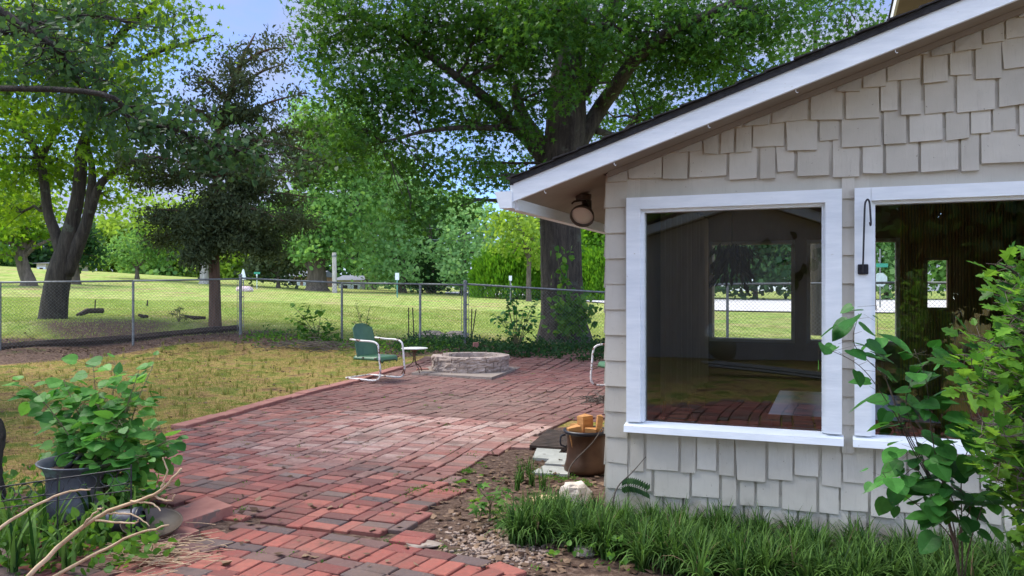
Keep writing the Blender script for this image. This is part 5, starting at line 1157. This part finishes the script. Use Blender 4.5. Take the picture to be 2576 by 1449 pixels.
# inside the sunroom: table, hanging plant
zt = CAMH-.71; t = thing('wooden_table', 'glossy brown wooden table inside the sunroom behind both panes', 'table', tuple(H(.9, .3, .06)))
mb = MB(); mb.hbox(.88, 1.76, .28, 1.45, zt-.03, zt); mb.build('table_top', M['table_wood'], t)
mb = MB(); mb.hbox(.90, 1.74, .31, 1.43, zt-.11, zt-.031); mb.hbox(.885, 1.755, .285, .33, zt-.135, zt-.112); mb.build('apron', M['table_wood'], t)
for a_, b_ in ((.93, .34), (1.70, .34), (.93, 1.38), (1.70, 1.38)):
    mb = MB(); mb.hbox(a_-.03, a_+.03, b_-.03, b_+.03, .06, zt-.137); mb.build('leg', M['table_wood'], t)
hp = H(.43, 2.55, CAMH+.42); t = thing('hanging_plant', 'dark drooping fern basket hanging before the far sunroom window', 'plant', tuple(hp)); mb = MB(); hp = Vector(hp)
mb.tube([hp+Vector((0, 0, -.02)), hp+Vector((0, 0, .28))], .004, 4); mb.lathe(hp+Vector((0, 0, -.16)), [(0, 0), (.07, 0), (.10, .09)], 14); mb.build('basket', M['black_metal'], t)
C = []; D = []; 
for k_ in range(420):
    a_ = rnd.uniform(0, 6.3); r_ = rnd.uniform(.02, .18); C.append(hp+Vector((math.cos(a_)*r_, math.sin(a_)*r_, -.06-rnd.random()*.24*(r_/.12)))); D.append((math.cos(a_)*.5, math.sin(a_)*.5, -1))
leaves('fronds', C, D, rdir(len(C)), rng.uniform(.06, .12, len(C)), NARROW, M['hangplant'], t)
# curtains along the left side and a folding stand
t = thing('curtain', 'pale brown curtain hanging in folds left of the far sunroom window', 'curtain', tuple(H(.16, .9, .5))); mb = MB(); n_ = 90; V = []
for i in range(n_+1):
    b_ = .75+2.15*i/n_; a_ = .17+.022*math.sin(i*1.05)+.01*math.sin(i*.37)
    V += [H(a_, b_, .55), H(a_, b_, 2.02)]
mb.add(V, [(2*i, 2*i+2, 2*i+3, 2*i+1) for i in range(n_)]); mb.build('cloth', M['curtain'], t)
mb = MB(); mb.tube([H(.17, .7, 2.03), H(.17, 2.95, 2.03)], .012, 8); mb.build('rod', M['black_metal'], t)
t = thing('wooden_stand', 'pair of orange wooden legs of a folding stand inside the left pane', 'stand', tuple(H(.22, .35, .06)))
for x0, x1 in ((1663, 1672), (1748, 1732)):
    mb = MB(); p0, p1 = P(x0, 1085, 4.9), P(x1, 1012, 5.0); mb.tube([p0, p1], .012, 6); mb.build('leg', M['firewood'], t)
mb = MB(); mb.tube([P(1660, 1052, 4.93), P(1750, 1060, 4.93)], .006, 6); mb.build('rail', M['firewood'], t)
# grey shed behind the camera, mirrored in the panes
sx0, sx1, sb = -2.5, 1.75, -11.5; sa = -.15; t = thing('shed', 'grey boarded shed with white gable trim mirrored in the left pane', 'shed', tuple(H(sa, sb, 0))); mb = MB()
mb.hslope(sx0, sa, sb-3, sb, 0, 0, 2.35, 3.05); mb.hslope(sa, sx1, sb-3, sb, 0, 0, 3.05, 2.35); mb.build('wall', M['shed_wall'], t)
mb = MB(); mb.hslope(sx0-.2, sa, sb, sb+.3, 2.32, 3.07, 2.50, 3.25); mb.hslope(sa, sx1+.15, sb, sb+.3, 3.07, 2.32, 3.25, 2.50); mb.build('gable_trim', M['white'], t)
mb = MB(); mb.hslope(sx0-.25, sa, sb-3.3, sb+.35, 2.505, 3.255, 2.56, 3.31); mb.hslope(sa, sx1+.2, sb-3.3, sb+.35, 3.255, 2.505, 3.31, 2.56); mb.build('roof', M['roofing'], t)
p = H(-.76, -10.2, 0); t = thing('wheelbarrow_tub', 'upturned galvanised tub mirrored at the lower left of the left pane', 'tub', tuple(p)); mb = MB(); mb.lathe(p+Vector((0, 0, .36)), [(0, .0), (.15, .02), (.29, .09), (.36, .22), (.375, .235), (.35, .22)], 26, axis=Vector((.3, -.9, .4)).normalized()); mb.build('tub', M['tub'], t, smooth=True)
p = H(.6, -8.4, 0)
PL = ['nearest', 'second nearest', 'third nearest', 'middle', 'third farthest', 'second farthest', 'farthest']
for k_ in range(7):
    q = p+Vector((rnd.uniform(-.1, .1), k_*.06, .05+.02*(k_ % 3))); mb = MB(); mb.tube([q-Vector((1.1, -.2, -.16)), q+Vector((1.1, -.35, 0))], .022, 7); tag(mb.build('pipe', M['galv'], loc=tuple(q)), PL[k_]+' pale pipe to the house in the pile mirrored low in the left pane', 'pipe', 'pile of pipes')
# stop sign and pole across the road on the right
p = P(2215, 705, 42); z0 = hz(p.x, 42); t = thing('stop_sign', 'back of a stop sign with green name blades seen through the sunroom', 'sign', (p.x, 42, z0)); mb = MB(); mb.tube([(p.x, 42.05, z0), (p.x, 42.05, p.z+1.6)], .04, 6); mb.build('post', M['galv'], t)
mb = MB(); mb.add([(p.x+.38*math.cos(R(22.5+45*k_)), 42+dy, p.z+.38*math.sin(R(22.5+45*k_))) for dy in (0, .02) for k_ in range(8)], [tuple(range(7, -1, -1)), tuple(range(8, 16))]+[(k_, (k_+1) % 8, 8+(k_+1) % 8, 8+k_) for k_ in range(8)]); mb.build('sign_plate', M['sign_back'], t)
mb = MB(); mb.box((p.x, 41.98, p.z+.75), (.75, .02, .2)); mb.build('name_blade', M['sign_green'], t)
p = P(2196, 640, 38); z0 = hz(p.x, 38); mb = MB(); mb.tube([(p.x, 38, z0), (p.x, 38, 8)], [.15, .11], 8); tag(mb.build('utility_pole', M['bark_far'], loc=(p.x, 38, z0)), 'brown utility pole beside the stop sign across the road', 'pole')

# ------------------------------------------------------------------ shrubs and sprigs close to the camera
def plant(name, label, base, stems, tmpl, leafm, stemm, size, n_, spread, cat='plant', r0=.006, group=None, up=.6, droop=.3, start=.3, leafn='foliage', flatleaf=False):
    t = thing(name, label, cat, tuple(base), group); mb = MB(); C = []; D = []; N = []
    for st in stems:
        pc = curve([Vector(base)]+[Vector(p) for p in st], 6); mb.tube(pc, lerpr([r0, r0*.3], len(pc)), 6)
        for k_ in range(n_):
            i = int(len(pc)*(start+(1-start)*rnd.random())); i = min(i, len(pc)-1); d_ = Vector((rnd.gauss(0, 1), rnd.gauss(0, 1), rnd.gauss(.1, .5))).normalized(); q = pc[i]+d_*rnd.uniform(.3, 1)*spread
            mb.tube([pc[i], q], [r0*.25, r0*.15], 4, cap=False); C.append(q+d_*size*.45+Vector((0, 0, -.1*size))); D.append(d_+Vector((0, 0, -droop))); N.append((rnd.gauss(0, .35), rnd.gauss(-.25, .35), 1))
    mb.build('stems', M[stemm], t, smooth=True); C = np.array(C)
    return leaves(leafn, C, np.array(D), np.array(N), size*rng.uniform(.42, 1.22, len(C)), tmpl, M[leafm], t, np.clip(rng.random(len(C)), 0, 1), smooth=False)
# round leafed shrub, lower left
Yb = 4.9; base = G(262, 1292, .05)
tips = [(95, 975), (160, 940), (235, 905), (290, 900), (350, 915), (385, 905), (140, 1040), (200, 1000), (270, 985), (330, 990), (380, 1060), (430, 1090), (120, 1100), (180, 1090), (240, 1080), (310, 1090), (360, 1130), (410, 1150), (150, 1160), (330, 1180), (280, 1150), (80, 960), (300, 1040), (345, 1230), (300, 1250), (250, 1030), (210, 1060), (440, 1110), (170, 1130)]
stems = []
for x, y in tips:
    Y = Yb+rnd.uniform(-.35, .35); p = P(x, y+18, Y); b = Vector(base); stems.append([b.lerp(p, .35)+Vector((rnd.uniform(-.05, .05), rnd.uniform(-.05, .05), .10)), b.lerp(p, .7)+Vector((0, 0, .07)), p])
plant('shrub', 'bright green round leafed shrub growing behind the pewter pot', base, stems, ROUND, 'leaf_round', 'green_stem', .092, 24, .11, 'shrub', start=.42, droop=.25)
# sprays of heart shaped leaves before the windows
base = G(2420, 1500, 0)
st = [[P(2390, 1330, 3.05), P(2330, 1180, 3.05), P(2260, 1040, 3.05), P(2215, 900, 3.05), P(2205, 770, 3.05)],
      [P(2390, 1320, 3.05), P(2300, 1130, 3.0), P(2230, 1010, 2.95), P(2160, 920, 2.9), P(2060, 870, 2.9)],
      [P(2400, 1330, 3.0), P(2350, 1130, 2.9), P(2330, 960, 2.85), P(2300, 880, 2.85)],
      [P(2420, 1340, 3.0), P(2420, 1180, 2.95), P(2450, 1080, 2.9), P(2400, 930, 2.9)],
      [P(2400, 1370, 3.0), P(2330, 1290, 2.9), P(2250, 1230, 2.85), P(2220, 1190, 2.8)],
      [P(2420, 1370, 3.0), P(2400, 1270, 2.95), P(2360, 1190, 2.9), P(2290, 1140, 2.9)],
      [P(2440, 1370, 2.95), P(2480, 1250, 2.9), P(2500, 1180, 2.85), P(2470, 1120, 2.85)],
      [P(2400, 1350, 3.0), P(2340, 1240, 2.95), P(2300, 1180, 2.9), P(2240, 1240, 2.9)],
      [P(2380, 1300, 3.0), P(2280, 1100, 3.0), P(2230, 960, 3.0), P(2150, 870, 2.95), P(2160, 790, 2.95)],
      [P(2410, 1360, 2.95), P(2440, 1280, 2.9), P(2400, 1230, 2.85), P(2350, 1290, 2.85)],
      [P(2390, 1320, 3.0), P(2320, 1150, 2.95), P(2280, 1000, 2.9), P(2350, 900, 2.9), P(2400, 960, 2.9)]]
plant('mulberry_sapling', 'leggy sapling with dark heart shaped leaves rising before the right window', base, st, HEART, 'leaf_heart', 'twig', .088, 17, .07, 'sapling', r0=.003, start=.30, droop=.6)
base = G(2600, 1560, 0); st = []
for k_ in range(40):
    y = rnd.uniform(600, 1240); xl = float(np.interp(y, [560, 600, 650, 750, 850, 950, 1050, 1150, 1250], [2530, 2510, 2485, 2475, 2430, 2415, 2415, 2440, 2490]))+abs(rnd.gauss(0, 80)); Y = rnd.uniform(2.3, 2.9); p = P(xl, y, Y); b = Vector((P(2590, 731, 2.7).x, 2.7, 0)); m1 = Vector((b.x+.03, 2.65, max(.25, p.z-.25))); st.append([m1.lerp(b, .4)+Vector((.02, 0, 0)), m1, m1.lerp(p, .55)+Vector((0, 0, .06)), p])
plant('shrub', 'bright lobed leaf bush crowding the right edge before the right window', Vector((P(2590, 731, 2.7).x, 2.7, 0)), st, LOBED, 'leaf_bush', 'twig', .062, 36, .06, 'shrub', r0=.006, start=.45, droop=-.3)
# the small plants
base = G(1232, 1318, 0); st = [[base+Vector((0, 0, .12)), base+Vector((-.06, 0, .20)), base+Vector((-.10, -.02, .27))], [base+Vector((.01, 0, .12)), base+Vector((.05, 0, .2)), base+Vector((.09, 0, .25))], [base+Vector((0, 0, .1)), base+Vector((.02, -.03, .18)), base+Vector((.12, -.03, .17))], [base+Vector((0, 0, .08)), base+Vector((-.05, -.03, .12)), base+Vector((-.08, -.03, .14))], [base+Vector((0, 0, .05)), base+Vector((.06, -.04, .06)), base+Vector((.10, -.05, .05))]]
plant('maple_seedling', 'small bright maple seedling growing from the wood chips at the patio edge', base, st, STAR, 'leaf_weed', 'green_stem', .075, 10, .03, 'seedling', r0=.004, start=.4, droop=.5)
def fence_sap(label, x, yb, tips, size, n_, leafm='leaf_weed', Y=None, tmpl=None, name='sapling', spread=.08, r0=.01):
    b = pz(x, yb) if Y is None else None
    if Y: q = P(x, yb, Y); b = Vector((q.x, Y, hz(q.x, Y)))
    st = []
    for tx, ty in tips:
        p = P(tx, ty, b.y+rnd.uniform(-.25, .25)); st.append([b.lerp(p, .4)+Vector((0, 0, .08)), b.lerp(p, .75)+Vector((0, 0, .06)), p])
    plant(name, label, b, st, tmpl or HEART, leafm, 'green_stem', size, n_, spread, 'sapling', r0=r0, start=.35, droop=.4)
fence_sap('arching broad leafed sapling through the fence right of the thick corner post', 800, 868, [(740, 775), (770, 770), (810, 772), (730, 800), (745, 815), (800, 820), (840, 815), (860, 840), (770, 850), (820, 850), (750, 835)], .13, 12, Y=17.6, spread=.10)
fence_sap('low leafy sapling with two upright tips behind the green chair', 915, 868, [(895, 765), (905, 790), (930, 775), (925, 800), (890, 810), (915, 820), (880, 845), (940, 840), (900, 850)], .07, 22, Y=17.3, tmpl=NARROW, spread=.07)
fence_sap('dark leafed sapling left of the huge trunk at the fence', 1300, 858, [(1270, 740), (1285, 730), (1260, 800), (1245, 795), (1300, 760), (1320, 780), (1340, 770), (1350, 800), (1310, 810), (1280, 830), (1340, 830), (1275, 770), (1355, 760)], .10, 15, 'leaf_heart', Y=15.9, spread=.10)
fence_sap('small bushy evergreen shoot before the cedar trunk', 450, 812, [(440, 780), (455, 775), (462, 795), (430, 790), (470, 805)], .06, 40, 'leaf_cedar', tmpl=NARROW, spread=.07)
# climbing leaves on the huge trunk
t = thing('vine', 'bright green leafy vine climbing the front of the huge trunk', 'vine', tuple(pz(1440, 872))); mb = MB(); C = []
for tx, ty in ((1400, 640), (1430, 680), (1440, 740), (1460, 760), (1480, 800), (1420, 790), (1395, 800), (1450, 820), (1410, 720)):
    a_ = P(1430, 868, 16.9); p = P(tx, ty, 16.9); mb.tube(wiggle(a_, p, 5, .05), .007, 5)
for k_ in range(430):
    s_ = rnd.random(); x = rnd.gauss(1445, 24) if s_ < .8 else rnd.gauss(1415, 14); y = rnd.gauss(795, 26) if s_ < .8 else rnd.uniform(620, 840); C.append(tuple(P(x, y, 16.95+rnd.uniform(-.25, .12))))
mb.build('stems', M['green_stem'], t); leaves('foliage', C, rdir(len(C), -.8), rdir(len(C), .2)+np.array([0, -.6, 0]), rng.uniform(.07, .16, len(C)), HEART, M['leaf_weed'], t)
# corner sapling with bare stem and feathery leaf
b = G(1548, 1345); b.z = 0; t = thing('sapling', 'thin bare stem with feathery leaf tip before the house corner', 'sapling', tuple(b)); mb = MB()
pa = curve([b, P(1542, 1270, b.y), P(1555, 1225, b.y), P(1590, 1190, b.y), P(1625, 1150, b.y)], 6); mb.tube(pa, lerpr([.006, .002], len(pa)), 6)
pb = curve([P(1555, 1232, b.y), P(1575, 1222, b.y-.02), P(1600, 1225, b.y-.04), P(1628, 1238, b.y-.04)], 5); mb.tube(pb, .0015, 4); mb.build('stems', M['twig'], t)
C = []; D = []
for i in range(3, len(pb)):
    for s_ in (-1, 1): C.append(pb[i]+Vector((.005, 0, s_*.022))); D.append((.5, 0, s_))
leaves('foliage', C, D, [(0, -1, .3)]*len(C), .05, T_rhomb(.22), M['leaf_grey'], t)

# ------------------------------------------------------------------ strap leaves
def straps(name, label, roots, Hh, n_, wd, mat, kind=None, cat=None, loc=None, parent=None, arch=1.0, segs=6):
    V = []; F = []; vv = []
    for (x, y, z) in roots:
        for k_ in range(n_):
            a_ = rnd.uniform(0, 2*math.pi); L_ = Hh*rnd.uniform(.55, 1.15); out_ = rnd.uniform(.15, 1.0)*arch; w_ = wd*rnd.uniform(.7, 1.2); d_ = Vector((math.cos(a_), math.sin(a_), 0)); s_ = Vector((-d_.y, d_.x, 0)); o_ = Vector((x+rnd.gauss(0, .012), y+rnd.gauss(0, .012), z)); k0 = len(V); tone = rnd.random()
            th = R(90-12*out_); p = o_.copy(); bend = R(rnd.uniform(60, 150))*out_/segs
            for i in range(segs+1):
                ww = w_*(1-(i/segs)**2*.95)*(.7+.3*min(1, i/1.5)); V += [p-s_*ww/2, p+s_*ww/2]; p = p+(d_*math.cos(th)+Vector((0, 0, 1))*math.sin(th))*(L_/segs); th -= bend*(.4+1.2*i/segs)
            for i in range(segs): F.append((k0+2*i, k0+2*i+1, k0+2*i+3, k0+2*i+2)); vv.append(tone)
    return mk(name, [tuple(p) for p in V], F, M[mat], parent, True, loc, {'v': vv})
roots = []
for k_ in range(290):
    a_ = rnd.uniform(-.42, 3.1); bb = -rnd.uniform(.04, .60+.05*math.sin(a_*3)+(.12 if a_ > .5 else 0)); 
    if a_ < .05: bb = -rnd.uniform(.10, .50) if a_ > -.55 else -rnd.uniform(.2, .42)
    p = H(a_, bb, 0); roots.append((p.x, p.y, 0))
tag(straps('border_grass', None, roots, .245, 66, .0115, 'leaf_strap', arch=2.0), 'dense clumps of dark strap leafed grass along the house wall', kind='stuff')
tag(straps('dead_blades', None, roots[::3], .25, 5, .007, 'dead_leaf', arch=2.1), 'withered tan blades bent among the strap leafed grass', kind='stuff')
roots = []
for x, y in ((1310, 1215), (1340, 1225), (1330, 1200), (1365, 1235), (1300, 1235)): p = G(x, y); roots.append((p.x, p.y, 0))
o = straps('grass_clump', None, roots, .17, 30, .007, 'leaf_strap', loc=roots[0]); tag(o, 'small dark grass clump in the soil between seedling and pavers', 'grass')
t = thing('iris', 'broad strap leafed iris clump in the lower left corner', 'plant', tuple(G(150, 1420)))
roots = [tuple(G(x, y, .03)) for x, y in ((60, 1400), (130, 1380), (200, 1400), (260, 1370), (20, 1360), (300, 1350), (90, 1440), (170, 1440), (340, 1345), (230, 1330), (110, 1330), (-10, 1420), (30, 1440))]
straps('leaf_blades', None, roots, .34, 9, .026, 'leaf_strap', parent=t, arch=1.1, segs=8)
# leafy weeds in the left bed
def weeds(name, label, n_, region, size, hmax, mat, tmpl=RH, kind='stuff', per=7):
    C = []
    while len(C) < n_:
        x, y = region(); C.append((x, y, hz(x, y)+abs(rnd.gauss(0, hmax*.5))))
    C = np.array(C); c2, D, N, sz, v = clump_leaves(C, per, size*1.1, size, up=1.0, droop=0); c2[:, 2] = np.maximum(c2[:, 2], hgt(c2[:, 0], c2[:, 1])+.01)
    o = leaves(name, c2, D, N, sz, tmpl, M[mat], None, v); tag(o, label, kind=kind); return o
def reg_px(x0, x1, y0, y1):
    def f():
        p = ray(rnd.uniform(x0, x1), rnd.uniform(y0, y1)); return p.x, p.y
    return f
weeds('ground_cover', 'mixed leafy weeds filling the lower left bed', 300, lambda: (lambda p: (p.x, p.y))(G(rnd.uniform(-60, 400), rnd.uniform(1235, 1449))), .05, .16, 'leaf_weed', T_heart(.36), per=5)
weeds('ground_cover', 'low weeds and ivy at the foot of the fence and huge trunk', 1100, lambda: (lambda x: (x, float(Yf(x))+rnd.uniform(-1.5, .6)+(0 if x > -1 else .3)))(rnd.uniform(-2.4, 2.6)), .055, .16, 'leaf_dark', T_heart(.4), per=6)
weeds('ground_cover', 'bright weeds along the foot of the middle fence', 420, lambda: (lambda x: (x, float(Yf(x))+rnd.gauss(-.2, .5)))(rnd.uniform(-6.0, -1.0)), .05, .13, 'leaf_weed', T_heart(.4), per=6)
weeds('ground_cover', 'small weeds sprouting in the joints of the brick patio', 100, lambda: (lambda p: (p.x, p.y))(G(rnd.uniform(470, 1450), 1449-rnd.random()**.8*520)), .016, .008, 'leaf_weed', per=16)
weeds('ground_cover', 'broad leafed weeds poking out of the strap leafed grass border', 60, lambda: (lambda p: (p.x, p.y))(H(rnd.uniform(-.3, 2.6), -rnd.uniform(.3, .8), 0)), .035, .14, 'leaf_weed', T_heart(.36), per=7)
def moss():
    x, y = rnd.choice([(880, 1160), (1150, 1215), (1175, 1190), (1130, 1240), (1360, 1120), (1190, 1150), (1385, 1200), (1420, 1210), (1475, 1220), (1240, 1290), (500, 1070), (530, 1066), (1050, 1240)]); p = G(x+rnd.gauss(0, 14), y+rnd.gauss(0, 4)); return p.x, p.y
weeds('ground_cover', 'tufts of moss and clover at the patio edges', 130, moss, .014, .012, 'leaf_weed', per=22)
# grass blades as stuff
def blades(name, label, pts, h0, h1, wd, mat):
    pts = np.array(pts); n_ = len(pts); a_ = rng.uniform(0, 2*np.pi, n_); h_ = rng.uniform(h0, h1, n_); ln = rng.normal(size=(n_, 2))*.45*h_[:, None]; sx, sy = np.cos(a_)*wd/2, np.sin(a_)*wd/2
    V = np.stack([pts+np.c_[-sx, -sy, np.zeros(n_)], pts+np.c_[sx, sy, np.zeros(n_)], pts+np.c_[ln[:, 0], ln[:, 1], h_]], 1).reshape(-1, 3)
    o = mk(name, V, np.arange(3*n_), M[mat], None, False, None, {'v': np.clip(.5+.28*np.sin(pts[:, 0]*1.7+pts[:, 1])+rng.normal(size=n_)*.25, 0, 1)}, sizes=np.full(n_, 3)); tag(o, label, kind='stuff'); return o
X = rng.uniform(-9, .5, 130000); Y = rng.uniform(5.2, 18.2, 130000); ok = (np.abs(X) < Y*.66+.3) & (Y < Yf(X)-.3) & ~inpoly(X, Y, PATIO) & ((X < -2.0) | (Y > 15.2)); dens = np.sin(X*1.9+2*np.sin(Y*.8))*np.sin(Y*1.4-X*.5)+rng.normal(size=len(X))*.5; ok &= dens > -.15; ok &= soil_at(X, Y)+rng.normal(size=len(X))*.15 < .5
X, Y = X[ok], Y[ok]; blades('lawn_grass', 'thin dry lawn grass between the patio and the fence', np.c_[X, Y, hgt(X, Y)-.003], .015, .05, .007, 'grass_lawn')
X = rng.uniform(-22, 6, 150000); Y = rng.uniform(16, 34, 150000)**1.0; ok = (np.abs(X) < Y*.66+.3) & (Y > Yf(X)+.7); X, Y = X[ok], Y[ok]
blades('field_grass', 'bright short grass of the field behind the fence', np.c_[X, Y, hgt(X, Y)-.003], .02, .055, .016, 'grass_field')
roots = []
while len(roots) < 260:
    x, y = rnd.uniform(-8.5, -1.5), rnd.uniform(6, 17.5)
    if not inpoly([x], [y], PATIO)[0] and abs(x) < y*.66 and y < Yf(x)-.2 and (x < -2.4 or y > 15): roots.append((x, y, hz(x, y)))
tag(straps('lawn_tufts', None, roots, .10, 16, .007, 'grass_lawn', segs=3), 'longer green tufts scattered over the patchy lawn', kind='stuff')
# dead leaves, wood chips, pebbles
def litter(name, label, pts, s0, s1, mat, tmpl=RH):
    pts = np.array(pts); n_ = len(pts); D = np.c_[rng.normal(size=(n_, 2)), rng.normal(size=n_)*.15]; N = np.c_[rng.normal(size=(n_, 2))*.35, np.ones(n_)]
    o = leaves(name, pts, D, N, rng.uniform(s0, s1, n_), tmpl, M[mat]); tag(o, label, kind='stuff')
L = []
for k_ in range(5200):
    x = rnd.uniform(-14, 2.6); y = float(Yf(x))+rnd.gauss(-.3, .7); L.append((x, y, hz(x, y)+rnd.uniform(.005, .03)))
for k_ in range(900):
    p = G(rnd.uniform(1080, 2560), rnd.uniform(1190, 1449)); L.append((p.x, p.y, .012))
for k_ in range(700):
    p = G(rnd.uniform(-50, 480), rnd.uniform(1280, 1449)); L.append((p.x, p.y, .012+hz(p.x, p.y)))
for k_ in range(900):
    x, y = rnd.uniform(-9, -2.5), rnd.uniform(6, 17); L.append((x, y, hz(x, y)+.01))
for k_ in range(260):
    p = G(rnd.uniform(450, 1500), rnd.uniform(890, 1440)); L.append((p.x, p.y, .028))
for k_ in range(500):
    p = G(rnd.gauss(1330, 90), rnd.gauss(1260, 70)); L.append((p.x, p.y, .012))
litter('leaf_litter', 'scattered dead leaves on the soil, lawn and bricks', L, .025, .075, 'dead_leaf')
L = []
for k_ in range(750):
    p = G(rnd.gauss(1250, 75), rnd.gauss(1375, 30)); L.append(p)
mb = MB()
for p in L:
    if inpoly(p.x, p.y, PATIO) and rnd.random() < .95: continue
    s_ = rnd.uniform(.004, .013); mb.box((p.x, p.y, s_*.4), (s_*2, s_*1.3, s_), Matrix.Rotation(rnd.uniform(0, 6.3), 3, 'Z') @ Matrix.Rotation(rnd.uniform(-.4, .4), 3, 'X'), ch=s_*.2)
o = mb.build('wood_chips', M['pebble']); tag(o, 'pale wood chips and pebbles beside the curved brick edging', kind='stuff')
L = []; mb = MB()
for k_ in range(240):
    p = G(rnd.gauss(390, 70), rnd.gauss(1400, 28)); a_ = rnd.gauss(.3, .5); l_ = rnd.uniform(.05, .22); d_ = Vector((math.cos(a_), math.sin(a_), 0))*l_; q = Vector((p.x, p.y, rnd.uniform(.01, .06))); mb.tube(wiggle(q-d_/2, q+d_/2, 2, .08), .0018, 4, cap=False)
o = mb.build('dry_stalks', M['tan_twig']); tag(o, 'dry straw coloured stalks strewn below the red slabs', kind='stuff')
# bare tan branches crossing the lower left corner
t = thing('dead_branch', 'bare tan forked branches slanting across the lower left corner', 'branch', tuple(P(60, 1470, 2.6))); mb = MB()
for pts, r_ in (([(-60, 1370), (60, 1290), (150, 1245), (228, 1232)], .006), ([(40, 1480), (190, 1340), (290, 1280), (390, 1245), (456, 1182)], .0085), ([(70, 1490), (230, 1400), (330, 1350), (425, 1322)], .0065), ([(330, 1262), (380, 1268), (405, 1288)], .004), ([(385, 1248), (425, 1262), (442, 1245)], .004), ([(405, 1232), (420, 1190), (410, 1150)], .004), ([(200, 1335), (240, 1290), (260, 1278)], .004), ([(240, 1310), (330, 1318), (350, 1310)], .004), ([(270, 1293), (330, 1295), (375, 1325)], .004)):
    pc = curve([P(x, y, 2.6+.10*math.sin(x*.01)) for x, y in pts], 6); mb.tube([p+Vector((rnd.gauss(0, .0015), 0, rnd.gauss(0, .0015))) for p in pc], lerpr([r_, r_*.45], len(pc)), 7)
mb.build('branches', M['tan_twig'], t, smooth=True)
